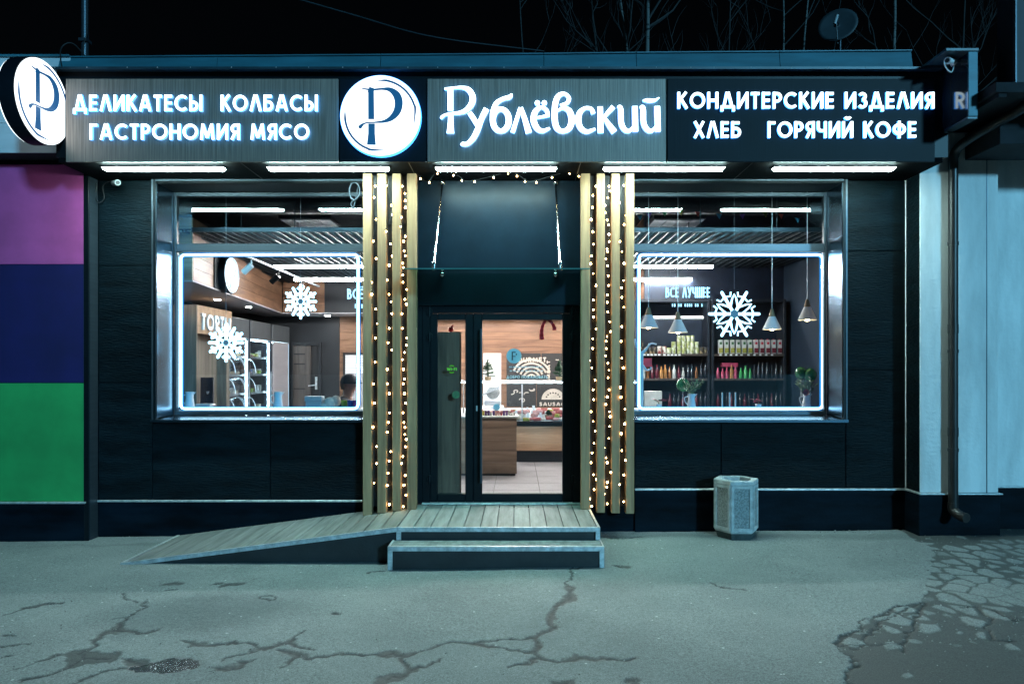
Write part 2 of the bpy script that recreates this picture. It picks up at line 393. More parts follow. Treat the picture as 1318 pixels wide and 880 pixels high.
mat('leaf_pale', (.18, .27, .14), .55, var=.3, vscale=(20, 20, 20))
mat('balloon_green', (.012, .13, .05), .12, var=.1)
mat('pine_needles', (.018, .055, .028), .7, var=.4, vscale=(40, 40, 40))
mat('kraft', (.34, .25, .15), .7, var=.15)
mat('red_ribbon', (.62, .012, .02), .42, var=.15)
mat('slate_board', (.018, .019, .021), .6, var=.2)
mat('chalk', (.55, .50, .44), .8, var=.15)
mat('bread', (.52, .36, .20), .7, var=.3, vscale=(14, 14, 14))
mat('can_label', (.30, .33, .10), .35, color2=(.62, .60, .50), vscale=(18, 18, 12), ramp=(.45, .55))
mat('can_dark', (.025, .022, .022), .35, color2=(.25, .18, .10), vscale=(18, 18, 12), ramp=(.5, .6))
mat('can_red', (.62, .58, .50), .35, color2=(.30, .05, .05), vscale=(18, 18, 12), ramp=(.45, .55))
mat('steel_lid', (.5, .5, .5), .3, metal=1.0)
for nme, c in (('glass_amber', (.20, .075, .025)), ('glass_wine', (.09, .012, .022)), ('glass_dark', (.012, .014, .022)), ('drink_pink', (.42, .06, .12)), ('drink_green', (.03, .25, .07)), ('drink_orange', (.36, .16, .05)), ('drink_pale', (.42, .42, .40))):
    mat(nme, c, .18, var=.15, coat=.3)
mat('carton_white', (.62, .62, .60), .4, color2=(.50, .48, .44), vscale=(8, 8, 8))
mat('fruit_red', (.22, .025, .04), .4, color2=(.10, .01, .02), vscale=(30, 30, 30))
mat('fruit_yellow', (.48, .33, .06), .4, color2=(.22, .30, .06), vscale=(30, 30, 30))
mat('skin', (.46, .27, .20), .5, var=.06, vscale=(30, 30, 30))
mat('jacket_dark', (.016, .020, .026), .75, var=.3, vscale=(12, 12, 12), bump=.3, bscale=(25, 25, 25))
mat('cap_dark', (.018, .020, .024), .8, var=.2, bump=.2, bscale=(120, 120, 120))
mat('hair_brown', (.05, .03, .02), .6, var=.3, vscale=(60, 60, 60))
mat('cream_wool', (.56, .49, .40), .85, var=.12, vscale=(20, 20, 20), bump=.4, bscale=(60, 60, 60))
mat('grey_box', (.30, .34, .34), .5, var=.06)
for nme, c in (('cup_green', (.30, .50, .04)), ('cup_blue', (.03, .13, .48)), ('cup_violet', (.25, .06, .30)), ('flag_red', (.55, .07, .05)), ('flag_green', (.06, .38, .16)), ('flag_violet', (.22, .08, .45)), ('flag_cyan', (.05, .35, .55)), ('flag_yellow', (.42, .42, .08)), ('tag_red', (.55, .04, .06))):
    mat(nme, c, .45, var=.08)
mat('meat_red', (.40, .08, .07), .4, var=.3, vscale=(25, 25, 25))
mat('meat_pink', (.58, .28, .25), .4, var=.25, vscale=(25, 25, 25))
mat('meat_pale', (.66, .56, .46), .45, var=.2, vscale=(25, 25, 25))
mat('sign_blue', (.01, .05, .10), .4, emit=(.006, .07, .19), estr=1.0)
mat('sticker_blue', (.34, .46, .52), .5, var=.05)
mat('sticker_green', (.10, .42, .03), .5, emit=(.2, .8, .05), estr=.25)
mat('candle_wax', (.72, .72, .68), .4, var=.03)
mat('tube_white', (.70, .76, .78), .35, var=.05)
mat('bulb_socket', (.02, .022, .02), .5, var=.1)
mat('dish_grey', (.022, .036, .045), .6, var=.15)
emis('letter_light', (.70, .90, 1.0), 4.0)
emis('halo_side', (.05, .34, 1.0), 4.5)  # halo round the lettering, put into the sides as blue emission
emis('logo_light', (.66, .88, 1.0), 5.5)
emis('disc_light', (.84, .95, 1.0), 2.3)
emis('strip_light_glow', (.66, 1.0, .97), 170.0)
emis('led_cyan', (.60, .88, 1.0), 8.0)
emis('led_halo_blue', (.03, .34, .95), 1.0)
emis('flake_light', (.50, .84, 1.0), 5.0)
emis('bar_light', (1.0, .89, .83), 320.0)
emis('spot_light_glow', (1.0, .88, .80), 170.0)
emis('case_light', (.80, .95, 1.0), 30.0)
emis('fridge_light', (.75, .93, 1.0), 60.0)
emis('added_entry_light', (1.0, .90, .82), 2200.0)  # for the added spot heads behind the door header
emis('warm_bulb', (1.0, .62, .30), 60.0)
emis('fairy_bulb', (1.0, .64, .26), 45.0)
emis('neon_text', (.45, .82, 1.0), 2.6)
pane('window_glass', (.88, .96, 1.0), 1.50, 1.0)
pane('door_glass', (.95, .97, .97), 1.45, .8)
pane('canopy_glass', (.60, .86, .82), 1.5, 1.0)
pane('case_glass', (.95, .97, .98), 1.45, .7)

m = bpy.data.materials.new('lamp_shade_white'); m.use_nodes = True; MATS['lamp_shade_white'] = m
n_ = m.node_tree.nodes; l_ = m.node_tree.links; n_.clear()
d_ = n_.new('ShaderNodeBsdfDiffuse'); d_.inputs[0].default_value = (.82, .83, .82, 1); t_ = n_.new('ShaderNodeBsdfTranslucent'); t_.inputs[0].default_value = (.80, .80, .80, 1)
x_ = n_.new('ShaderNodeMixShader'); x_.inputs[0].default_value = .3; o_ = n_.new('ShaderNodeOutputMaterial')
l_.new(d_.outputs[0], x_.inputs[1]); l_.new(t_.outputs[0], x_.inputs[2]); l_.new(x_.outputs[0], o_.inputs[0])

# ------------------------------------------------------------------ ground: cracked asphalt
def vnoise(x, y, seed=0):
    rng = np.random.RandomState(seed); T = rng.rand(256, 256)
    xi = np.floor(x).astype(int); yi = np.floor(y).astype(int); fx = x - xi; fy = y - yi
    fx = fx * fx * (3 - 2 * fx); fy = fy * fy * (3 - 2 * fy)
    a = T[xi & 255, yi & 255]; b = T[(xi + 1) & 255, yi & 255]; c = T[xi & 255, (yi + 1) & 255]; d = T[(xi + 1) & 255, (yi + 1) & 255]
    return (a * (1 - fx) + b * fx) * (1 - fy) + (c * (1 - fx) + d * fx) * fy - 0.5
def fbm(x, y, f, o=4, seed=0):
    r = 0; a = 1.0
    for i in range(o): r = r + a * vnoise(x * f + 13.7 * i, y * f + 7.1 * i, seed + i); f *= 2.03; a *= .5
    return r
def gplane(X): return 0.035 + 0.009 * np.clip(X, -7, 7)
def g_at(px, py):     # a point of the paving
    X = 0.0
    for _ in range(4):
        s_ = (py - VY) / (EYE - float(gplane(np.array(X)))); X = (px - VX) / s_
    return X, F / s_ - CAMD
def zoomed(pts, k, ox, oy, wdef): return [(*g_at(p[0] / k + ox, p[1] / k + oy), (p[2] if len(p) > 2 else wdef)) for p in pts]
CR = []
A3 = (3.295, 460, 620)
for p in ([(925, 366, .012), (905, 405, .012), (880, 430, .015), (905, 460, .05), (895, 500, .06), (850, 530, .02), (815, 562, .05), (830, 590, .05), (838, 610, .03), (760, 645, .04), (745, 665, .03), (650, 668, .014), (560, 680, .014), (470, 685, .05), (400, 675, .025), (330, 695, .03), (270, 715, .025), (200, 735, .04), (150, 728, .06), (60, 728, .014), (0, 732, .012)],
          [(745, 665, .03), (768, 700, .035), (735, 716, .05), (690, 713, .02), (580, 706, .02), (470, 688, .04)],
          [(765, 718, .03), (772, 745, .04), (850, 755, .03), (930, 745, .05), (1010, 745, .05), (1140, 755, .04), (1190, 740, .01)],
          [(770, 745, .03), (700, 762, .03), (630, 783, .012)], [(200, 735, .03), (190, 765, .03), (225, 790, .04), (200, 810, .05), (120, 825, .09)],
          [(225, 790, .03), (320, 765, .025), (355, 740, .02)], [(830, 845, .05), (900, 850, .09)], [(1140, 840, .04), (1190, 843, .05)], [(1080, 352, .02), (1150, 358, .05)], [(960, 365, .01), (925, 370, .01)],
          [(1060, 240, .02), (1210, 236, .02)], [(40, 385, .02), (120, 372, .02)]):
    CR.append(zoomed(p, *A3, .015))
A2 = (2.746, 0, 620)
for p in ([(510, 422), (515, 440, .02), (460, 470, .02), (440, 490, .035), (400, 520, .06), (350, 550, .05), (330, 575, .04), (260, 603, .10), (300, 622, .16), (240, 650, .05), (180, 675, .03), (60, 710, .02)],
          [(440, 390), (430, 410), (475, 427)], [(395, 482), (440, 476)], [(200, 610, .05), (120, 635, .02), (30, 662, .012)], [(300, 622, .14), (390, 620, .11)], [(400, 520, .05), (470, 530, .03), (550, 522, .03)],
          [(450, 615, .02), (500, 630, .09), (510, 650, .03), (460, 650, .025), (330, 670, .02), (260, 712, .02)],
          [(640, 555, .015), (690, 571, .07), (740, 573, .05), (800, 567, .015), (860, 568, .015), (940, 580, .03), (1030, 565, .05), (1050, 545, .015), (1070, 525, .012)],
          [(940, 580, .02), (860, 600, .03), (800, 625, .012)], [(1030, 565, .03), (1100, 595, .02)], [(980, 590, .02), (1040, 615, .07), (1120, 620, .03), (1200, 605, .05), (1318, 607, .015)],
          [(1040, 620, .03), (985, 655, .012)], [(760, 658, .03), (830, 650, .05), (890, 630, .012)], [(0, 470), (90, 440, .03), (150, 432, .05), (220, 425, .02)], [(0, 580), (100, 572, .012)], [(0, 546, .03), (50, 545, .02)],
          [(575, 360, .05), (640, 356, .05)], [(780, 368, .05), (860, 356, .06)], [(740, 362, .03), (780, 360, .03)], [(585, 380, .03), (615, 380, .03)], [(1170, 462, .02), (1195, 464, .02)], [(0, 615), (30, 613, .02)]):
    CR.append(zoomed(p, *A2, .012))
CR.append(zoomed([(950 + 36 * math.cos(t * .52), 407 + 9 * math.sin(t * .52), .014) for t in range(13)], *A2, .014))
A4 = (2.757, 840, 590)
for p in ([(208, 440, .006), (250, 455, .012), (320, 463, .01)], [(640, 655, .012), (690, 622, .012), (740, 608, .012)]): CR.append(zoomed(p, *A4, .01))
A8 = (4.19, 1040, 670)
BND = zoomed([(500, 55), (560, 95), (640, 130), (692, 172), (660, 215), (665, 260), (640, 330), (636, 385), (600, 440), (460, 462), (410, 500), (290, 545), (300, 600), (190, 612), (140, 655), (175, 705), (235, 735), (270, 782), (190, 830), (215, 890), (230, 980)], *A8, .012)
CR.append([(a, b, .012) for a, b, c in BND[8:]])
for p in ([(620, 440, .02), (580, 520, .02), (530, 640, .018), (510, 710, .012)], [(600, 440), (450, 505), (380, 570), (300, 660), (240, 690)], [(150, 665), (300, 672), (420, 670), (510, 660)], [(830, 470, .012), (920, 460, .012), (985, 520, .02), (960, 570, .02), (1010, 640, .016), (1110, 640, .014)], [(1000, 480, .012), (1120, 540, .02), (1165, 535, .016)]):
    CR.append(zoomed(p, *A8, .012))

fx = np.arange(-6.4, 6.401, .0135); fy = np.arange(-4.5, .101, .0135)
gx = np.concatenate([[-250, -90, -30, -14, -8.5], fx, [8.5, 14, 30, 90, 250]]); gy = np.concatenate([[-250, -90, -30, -12, -6], fy, [1, 4, 12, 30, 90, 250]])
GX, GY = np.meshgrid(gx, gy)
X = GX.ravel(); Y = GY.ravel()
jx = X + .06 * fbm(X, Y, 8, 5, 3) + .02 * fbm(X, Y, 30, 2, 5); jy = Y + .075 * fbm(X, Y, 8, 5, 11) + .025 * fbm(X, Y, 30, 2, 13)
crack = np.zeros_like(X); core = np.zeros_like(X)
for pl in CR:
    a = np.array(pl); m = .35
    sel = np.where((X > a[:, 0].min() - m) & (X < a[:, 0].max() + m) & (Y > a[:, 1].min() - m) & (Y < a[:, 1].max() + m))[0]
    if len(sel) == 0: continue
    xs, ys = jx[sel], jy[sel]; best = np.full(len(sel), -9.0); near = np.full(len(sel), 9.0)
    for i in range(len(a) - 1):
        d = a[i + 1, :2] - a[i, :2]; L2 = d @ d + 1e-9
        t = np.clip(((xs - a[i, 0]) * d[0] + (ys - a[i, 1]) * d[1]) / L2, 0, 1)
        dist = np.hypot(xs - a[i, 0] - t * d[0], (ys - a[i, 1] - t * d[1]) * .8)
        best = np.maximum(best, (a[i, 2] + t * (a[i + 1, 2] - a[i, 2])) * .66 - dist); near = np.minimum(near, dist)
    crack[sel] = np.maximum(crack[sel], np.clip(best / .010 + .6, 0, 1)); core[sel] = np.maximum(core[sel], np.clip(1.25 - near / .0095, 0, 1))
# the broken-up wet part on the right
b = np.array(BND)[:, :2]; ky = b[::-1, 1]; kx = b[::-1, 0]
edge = np.full_like(X, 99.0)
order = np.argsort(ky)
# signed side: polygon test against the boundary closed far to the right
poly = np.vstack([b, [[9, b[-1, 1]], [9, .3], [b[0, 0], .3]]])
inside = np.zeros(len(X), bool); xs, ys = X + .04 * fbm(X, Y, 7, 4, 21), Y + .04 * fbm(X, Y, 7, 4, 29)
cand = np.where((X > 1.2) & (Y < .3) & (Y > -6))[0]
xc, yc = xs[cand], ys[cand]; ins = np.zeros(len(cand), bool)
for i in range(len(poly)):
    x1, y1 = poly[i]; x2, y2 = poly[(i + 1) % len(poly)]
    c = ((y1 > yc) != (y2 > yc)) & (xc < (x2 - x1) * (yc - y1) / (y2 - y1 + 1e-12) + x1); ins ^= c
inside[cand] = ins
def cells(x, y, f, seed):
    rng = np.random.RandomState(seed); JX = rng.rand(128, 128); JY = rng.rand(128, 128); V = rng.rand(128, 128)
    x = x * f; y = y * f; xi = np.floor(x).astype(int); yi = np.floor(y).astype(int)
    f1 = np.full(x.shape, 9.0); f2 = np.full(x.shape, 9.0); val = np.zeros(x.shape)
    for dx in (-1, 0, 1):
        for dy in (-1, 0, 1):
            a_, b_ = (xi + dx) & 127, (yi + dy) & 127
            d = np.hypot(xi + dx + JX[a_, b_] - x, yi + dy + JY[a_, b_] - y)
            nearer = d < f1; f2 = np.where(nearer, f1, np.minimum(f2, d)); val = np.where(nearer, V[a_, b_], val); f1 = np.minimum(f1, d)
    return f2 - f1, val
wet = np.zeros_like(X)
wi = np.where(inside)[0]; xw, yw = X[wi], Y[wi]
e1, v1 = cells(xw + .05 * fbm(xw, yw, 5, 3, 41), yw * .8 + .05 * fbm(xw, yw, 5, 3, 43), 5.2, 5)
thr = .17 + .35 * fbm(xw, yw, 1.7, 3, 51) + .6 * np.clip(-2.95 - yw + .25 * (xw - 2.6), 0, 1) + .9 * np.clip(yw + .95, 0, 1) + .5 * np.clip(.55 - np.abs(xw - (1.9 - .55 * yw)), 0, .3)
wet[wi] = np.clip((thr - e1) / .10 + .5, 0, 1)
puddle = np.zeros_like(X); cx_, cy_ = g_at(590 / 2.746, 620 + 646 / 2.746)
puddle = np.clip((1 - ((jx - cx_) / .26) ** 2 - ((jy - cy_) / .12) ** 2) * 3, 0, 1)
cx_, cy_ = g_at(240, 790); damp = np.clip(1 - ((X - cx_ + .3 * fbm(X, Y, 2, 3, 61)) / 1.0) ** 2 - ((Y - cy_ + .3 * fbm(X, Y, 2, 3, 63)) / .55) ** 2, 0, 1)
for px, py, rx, ry in ((300, 700, 2.6, .10), (900, 690, 2.6, .12), (1100, 690, 1.2, .2)):
    cx_, cy_ = g_at(px, py); damp = np.maximum(damp, .8 * np.clip(1 - ((X - cx_) / rx) ** 2 - ((Y - cy_ + .15 * fbm(X, Y, 3, 3, 65)) / ry) ** 2, 0, 1))
Z = gplane(X) + .010 * fbm(X, Y, .8, 3, 71) + .0025 * fbm(X, Y, 14, 2, 73)
Z -= .006 * crack + .005 * wet + .004 * puddle + .006 * core
far = (np.abs(X) > 6.41) | (Y < -4.51) | (Y > .11); Z[far] = gplane(X[far]) - .002
nX, nY = len(gx), len(gy)
idx = np.arange(nX * nY).reshape(nY, nX)
quads = np.stack([idx[:-1, :-1], idx[:-1, 1:], idx[1:, 1:], idx[1:, :-1]], -1).reshape(-1, 4)
me = bpy.data.meshes.new('asphalt_ground')
me.vertices.add(len(X)); me.vertices.foreach_set('co', np.stack([X, Y, Z], 1).astype(np.float32).ravel())
me.loops.add(quads.size); me.loops.foreach_set('vertex_index', quads.astype(np.int32).ravel())
me.polygons.add(len(quads)); me.polygons.foreach_set('loop_start', np.arange(0, quads.size, 4, dtype=np.int32))
me.polygons.foreach_set('loop_total', np.full(len(quads), 4, dtype=np.int32)); me.update(calc_edges=True)
me.polygons.foreach_set('use_smooth', [True] * len(quads))
for nme, arr in (('crack', np.maximum(crack, wet)), ('core', core), ('water', puddle), ('damp', damp)):
    at = me.attributes.new(nme, 'FLOAT', 'POINT'); at.data.foreach_set('value', arr.astype(np.float32))
ground = bpy.data.objects.new('asphalt_ground', me); col.objects.link(ground); structure(ground)

m = bpy.data.materials.new('asphalt'); m.use_nodes = True; MATS['asphalt'] = m
n = m.node_tree.nodes; l = m.node_tree.links; pb = n['Principled BSDF']
tc = n.new('ShaderNodeTexCoord')
def nnoise(scale, detail=5, rough=.6):
    q = n.new('ShaderNodeTexNoise'); q.inputs['Scale'].default_value = scale; q.inputs['Detail'].default_value = detail; q.inputs['Roughness'].default_value = rough
    l.new(tc.outputs['Object'], q.inputs['Vector']); return q
def ramp_(src, p0, p1, c0, c1):
    q = n.new('ShaderNodeValToRGB'); q.color_ramp.elements[0].position = p0; q.color_ramp.elements[1].position = p1
    q.color_ramp.elements[0].color = (*c0, 1); q.color_ramp.elements[1].color = (*c1, 1); l.new(src, q.inputs[0]); return q
def mixc(mode, fac, a, b_):
    q = n.new('ShaderNodeMix'); q.data_type = 'RGBA'; q.blend_type = mode
    if isinstance(fac, float): q.inputs[0].default_value = fac
    else: l.new(fac, q.inputs[0])
    l.new(a, q.inputs[6])
    if isinstance(b_, tuple): q.inputs[7].default_value = (*b_, 1)
    else: l.new(b_, q.inputs[7])
    return q.outputs[2]
big = ramp_(nnoise(.9, 5).outputs['Fac'], .3, .7, (.205, .235, .235), (.295, .33, .325))
fine = ramp_(nnoise(110, 5, .8).outputs['Fac'], .34, .68, (.32, .32, .32), (1.42, 1.42, 1.42))
mid = ramp_(nnoise(38, 6, .8).outputs['Fac'], .3, .7, (.66, .66, .66), (1.22, 1.22, 1.22))
base = mixc('MULTIPLY', 1.0, big.outputs[0], fine.outputs[0]); base = mixc('MULTIPLY', 1.0, base, mid.outputs[0])
vor = n.new('ShaderNodeTexVoronoi'); vor.inputs['Scale'].default_value = 9.0; l.new(tc.outputs['Object'], vor.inputs['Vector'])
chip = ramp_(vor.outputs['Distance'], .07, .095, (1, 1, 1), (0, 0, 0))
gate = ramp_(nnoise(3.1, 2).outputs['Fac'], .50, .54, (0, 0, 0), (1, 1, 1))
chipm = n.new('ShaderNodeMath'); chipm.operation = 'MULTIPLY'; l.new(chip.outputs[0], chipm.inputs[0]); l.new(gate.outputs[0], chipm.inputs[1])
base = mixc('MIX', chipm.outputs[0], base, (.55, .57, .56))
def attr(nm):
    q = n.new('ShaderNodeAttribute'); q.attribute_name = nm; return q.outputs['Fac']
def scaled(src, k):
    q = n.new('ShaderNodeMath'); q.operation = 'MULTIPLY'; q.inputs[1].default_value = k; l.new(src, q.inputs[0]); return q.outputs[0]
base = mixc('MULTIPLY', scaled(attr('damp'), .75), base, (.48, .52, .54))
wetc = mixc('MULTIPLY', 1.0, fine.outputs[0], (.056, .062, .062))
base = mixc('MIX', scaled(attr('crack'), .93), base, wetc)
base = mixc('MIX', scaled(attr('core'), .85), base, (.012, .013, .014))
base = mixc('MIX', attr('water'), base, (.02, .024, .026))
l.new(base, pb.inputs['Base Color'])
rg = n.new('ShaderNodeMapRange'); rg.inputs['To Min'].default_value = .82; rg.inputs['To Max'].default_value = .68; l.new(attr('crack'), rg.inputs['Value'])
rg2 = n.new('ShaderNodeMix'); rg2.inputs[3].default_value = .06; l.new(attr('water'), rg2.inputs[0]); l.new(rg.outputs[0], rg2.inputs[2]); l.new(rg2.outputs[0], pb.inputs['Roughness'])
bp = n.new('ShaderNodeBump'); bp.inputs['Strength'].default_value = .55; bp.inputs['Distance'].default_value = .006
hb = n.new('ShaderNodeMath'); hb.operation = 'ADD'; l.new(nnoise(140, 4, .7).outputs['Fac'], hb.inputs[0]); l.new(nnoise(24, 5).outputs['Fac'], hb.inputs[1])
l.new(hb.outputs[0], bp.inputs['Height']); l.new(bp.outputs[0], pb.inputs['Normal'])
me.materials.append(m)

# ------------------------------------------------------------------ the shop building
SOF = 4.155; SIGNY = -.77; FL = .37
LX0, LX1, RX0, RX1 = wx(203), -1.72, 1.36, wx(1083)       # the two window openings
WZ0, WZ1 = wz(537), wz(236)
GY0 = .42
shop = thing('shop_building', 'single-storey dark slate-clad shop with two lit display windows', 'building', (0, 0, 0))
wl, wr, WT = -4.89, 4.545, .36
mb = MB()
DX0, DX1, DZ1 = wx(536), wx(748), 3.02
mb.box(wl, LX0, .02, WT, 0, 5.1); mb.box(LX0, LX1, .02, WT, 0, WZ0 - .02); mb.box(LX0, LX1, .02, WT, WZ1 + .02, 5.1)
mb.box(LX1, DX0, .02, WT, 0, 5.1); mb.box(DX1, RX0, .02, WT, 0, 5.1); mb.box(DX0, DX1, .02, WT, 2.72, 5.1)
mb.box(RX0, RX1, .02, WT, 0, WZ0 - .02); mb.box(RX0, RX1, .02, WT, WZ1 + .02, 5.1); mb.box(RX1, wr, .02, WT, 0, 5.1)
mb.box(DX0, DX1, .02, WT, 0, FL - .03)
mb.build('wall', 'plinth_paint', shop)
# cladding panels, each its own piece
def panel(x0, x1, z0, z1, m='slate', y=-.004):
    if x1 - x0 < .03 or z1 - z0 < .03: return
    MB().box(x0 + .004, x1 - .004, y, .016, z0 + .004, z1 - .004, .003).build('cladding_panel', m, shop)
zl = .43; zr = .565
zs = [zl, wz(492.5), wz(342), SOF]
for i in range(3): panel(wl, LX0 - .06, zs[i], zs[i + 1])
for x0, x1 in ((LX0 - .06, wx(348)), (wx(348), wx(467)), (wx(467), wx(536))): panel(x0, x1, zl, WZ0 - .05)
zs = [zr, wz(476), wz(323), SOF]
for i in range(3): panel(RX1 + .05, wr, zs[i], zs[i + 1])
for x0, x1 in ((wx(748), wx(817)), (wx(817), wx(928)), (wx(928), RX1 + .05)): panel(x0, x1, zr, WZ0 - .05)
panel(LX1 + .01, DX0, WZ0 - .05, SOF, 'dark_panel'); panel(DX1, RX0 - .01, WZ0 - .05, SOF, 'dark_panel')
panel(DX0, DX1, wz(393), SOF, 'dark_panel')
MB().box(wl, wx(467), -.012, .016, -.05, zl - .03, .004).build('plinth', 'plinth_paint', shop)
MB().box(wx(817), wr, -.012, .016, -.05, zr - .03, .004).build('plinth', 'plinth_paint', shop)
MB().box(wl, wx(467), -.035, .012, zl - .028, zl - .006, .004).build('drip_trim', 'aluminium', shop)
MB().box(wx(817), wr, -.035, .012, zr - .028, zr - .006, .004).build('drip_trim', 'aluminium', shop)
MB().box(wl, wr, -.74, -.008, SOF, SOF + .05).build('soffit', 'soffit_black', shop)
for x in (wx(320, -.5), wx(530, -.5), wx(745, -.5), wx(960, -.5)):
    MB().box(x - .004, x + .004, -.735, -.012, SOF - .003, SOF - .0005).build('soffit_joint', 'portal_black', shop)
mb = MB(); mb.box(wl - .02, 4.60, -.745, .0, SOF + .052, 5.12); mb.build('canopy_box', 'black_metal', shop)
mb = MB(); mb.hexa([(wl - .02, -.86, 5.10), (4.47, -.86, 5.10), (4.47, -.40, 5.17), (wl - .02, -.40, 5.17), (wl - .02, -.86, 5.125), (4.47, -.86, 5.125), (4.47, -.40, 5.19), (wl - .02, -.40, 5.19)]); mb.build('canopy_flashing', 'ledge_metal', shop)
# parapet made of folded metal lengths
px = [-5.05, -3.3, -1.5, .3, 1.32, 2.9, 4.36]
for i in range(6):
    a, b_ = px[i] + .003, px[i + 1] - .003; h0, h1 = 5.385 + .012 * i, 5.385 + .012 * (i + 1)
    MB().hexa([(a, -.52, 5.19), (b_, -.52, 5.19), (b_, -.30, 5.19), (a, -.30, 5.19), (a, -.47, h0), (b_, -.47, h1), (b_, -.30, h1), (a, -.30, h0)]).build('parapet_sheet', 'parapet_metal', shop)
    MB().hexa([(a, -.49, h0), (b_, -.49, h1), (b_, -.26, h1), (a, -.26, h0), (a, -.49, h0 + .012), (b_, -.49, h1 + .012), (b_, -.26, h1 + .012), (a, -.26, h0 + .012)]).build('parapet_cap', 'parapet_metal', shop)
rb = random.Random(4)
for i in range(26):
    x = -4.8 + i * .365 + rb.uniform(-.1, .1); MB().ball((x, -.855, 5.118), .008, 4).build('rivet', 'aluminium', shop)
MB().box(wl - .05, 6.2, -.3, 8.0, 4.92, 5.08).build('roof', 'roof_felt', shop)

# windows
def window(x0, x1, led0, led1, reveal_side):
    win = MB().box(x0, x1, GY0 - .004, GY0 + .004, 3.42, 3.47).build('shop_window', 'frame_steel', shop)
    # outer dark surround
    o = MB(); t = .045
    o.box(x0 - t, x0, -.05, .30, WZ0 - t, WZ1 + t, .004); o.box(x1, x1 + t, -.05, .30, WZ0 - t, WZ1 + t, .004)
    o.box(x0 + .001, x1 - .001, -.05, .30, WZ1, WZ1 + t, .004)
    o.build('surround', 'black_metal', win)
    MB().box(x0 + .001, x1 - .001, -.062, -.05, WZ1 + .012, WZ1 + t - .006, .002).build('surround_edge', 'frame_steel', win)
    MB().box(x0 - t, x0 - t + .018, -.062, -.05, WZ0 - t, WZ1 + t, .002).build('surround_edge', 'frame_steel', win)
    MB().box(x1 + t - .018, x1 + t, -.062, -.05, WZ0 - t, WZ1 + t, .002).build('surround_edge', 'frame_steel', win)
    MB().hexa([(x0 - t, -.085, WZ0 - .052), (x1 + t, -.085, WZ0 - .052), (x1 + t, GY0 - .03, WZ0 - .03), (x0 - t, GY0 - .03, WZ0 - .03), (x0 - t, -.085, WZ0 - .022), (x1 + t, -.085, WZ0 - .022), (x1 + t, GY0 - .03, WZ0 - .002), (x0 - t, GY0 - .03, WZ0 - .002)]).build('sill', 'reveal_steel', win)
    MB().box(x0 + .0005, x0 + .006, -.03, GY0 - .04, WZ0, WZ1).build('reveal', 'reveal_steel', win)
    MB().box(x1 - .006, x1 - .0005, -.03, GY0 - .04, WZ0, WZ1).build('reveal', 'reveal_steel', win)
    MB().box(x0 + .007, x1 - .007, -.03, GY0 - .04, WZ1 - .006, WZ1 - .0005).build('reveal', 'black_metal', win)
    fw = .03; f = MB()
    f.box(x0 + .007, x0 + .007 + fw, GY0 - .035, GY0 + .04, WZ0, WZ1 - .007, .005); f.box(x1 - fw - .007, x1 - .007, GY0 - .035, GY0 + .04, WZ0, WZ1 - .007, .005)
    f.box(x0 + .0075 + fw, x1 - fw - .0075, GY0 - .035, GY0 + .04, WZ1 - .06, WZ1 - .008, .005); f.box(x0 + .0075 + fw, x1 - fw - .0075, GY0 - .035, GY0 + .04, WZ0, WZ0 + .05, .005)
    f.build('frame', 'frame_steel', win)
    MB().box(x0 + .008 + fw, x1 - fw - .008, GY0 - .045, GY0 + .045, 3.385, 3.485, .006).build('transom', 'frame_steel', win)
    MB().box(x0 + .05, x1 - .05, GY0 - .003, GY0 + .003, WZ0 + .02, 3.40).build('pane', 'window_glass', win)
    MB().box(x0 + .05, x1 - .05, GY0 - .003, GY0 + .003, 3.47, WZ1 - .02).build('pane', 'window_glass', win)
    r = .05; yy = GY0 + .03; zt, zb = wz(328, yy), wz(525.5, yy)
    pts = []
    for cx, cz, a0 in ((led1 - r, zt - r, 90), (led1 - r, zb + r, 0), (led0 + r, zb + r, -90), (led0 + r, zt - r, -180)):
        for k in range(5): q = R(a0 - 90 * k / 4); pts.append((cx + r * math.cos(q), yy, cz + r * math.sin(q)))
    MB().tube(pts, .017, 8, True).build('led_strip', 'led_cyan', win, True)
    MB().tube([(a, yy + .012, c) for a, b, c in pts], .026, 8, True).build('led_halo', 'led_halo_blue', win, True)  # blue halo of the strip, put in as a wider glowing tube
    return win
w1 = window(LX0, LX1, wx(233, GY0 + .03), wx(461, GY0 + .03), 0); w2 = window(RX0, RX1, wx(822, GY0 + .03), wx(1058, GY0 + .03), 1)
w1['label'] = 'left display window edged with a glowing cyan light strip'; w2['label'] = 'right display window edged with a glowing cyan light strip'

# door
DY = .03
dx0, dx1 = wx(543.5, DY), wx(746.5, DY); dz0, dz1 = FL, wz(393, DY)
door = MB().box(dx0, dx0 + .09, DY, DY + .09, dz0, dz1, .006).box(dx1 - .09, dx1, DY, DY + .09, dz0, dz1, .006).box(dx0 + .091, dx1 - .091, DY, DY + .09, dz1 - .09, dz1, .006).build('entrance_door', 'black_metal', shop)
door['label'] = 'black framed double glass door, narrow leaf on the left'
def leaf(a, b_, ga, gb):
    zt, zb = wz(411.5, DY), wz(635.5, DY); f = MB(); y0, y1 = DY + .012, DY + .075
    f.box(a, ga, y0, y1, dz0 + .02, dz1 - .095, .006); f.box(gb, b_, y0, y1, dz0 + .02, dz1 - .095, .006)
    f.box(ga + .0005, gb - .0005, y0, y1, zt, dz1 - .095, .006); f.box(ga + .0005, gb - .0005, y0, y1, dz0 + .02, zb, .006)
    f.build('leaf_frame', 'black_metal', door)
    MB().box(ga - .01, gb + .01, DY + .04, DY + .046, zb - .01, zt + .01).build('pane', 'door_glass', door)
leaf(dx0 + .0895, wx(609, DY), wx(562.8, DY), wx(598.7, DY)); leaf(wx(609.2, DY), dx1 - .0895, wx(620.5, DY), wx(724, DY))
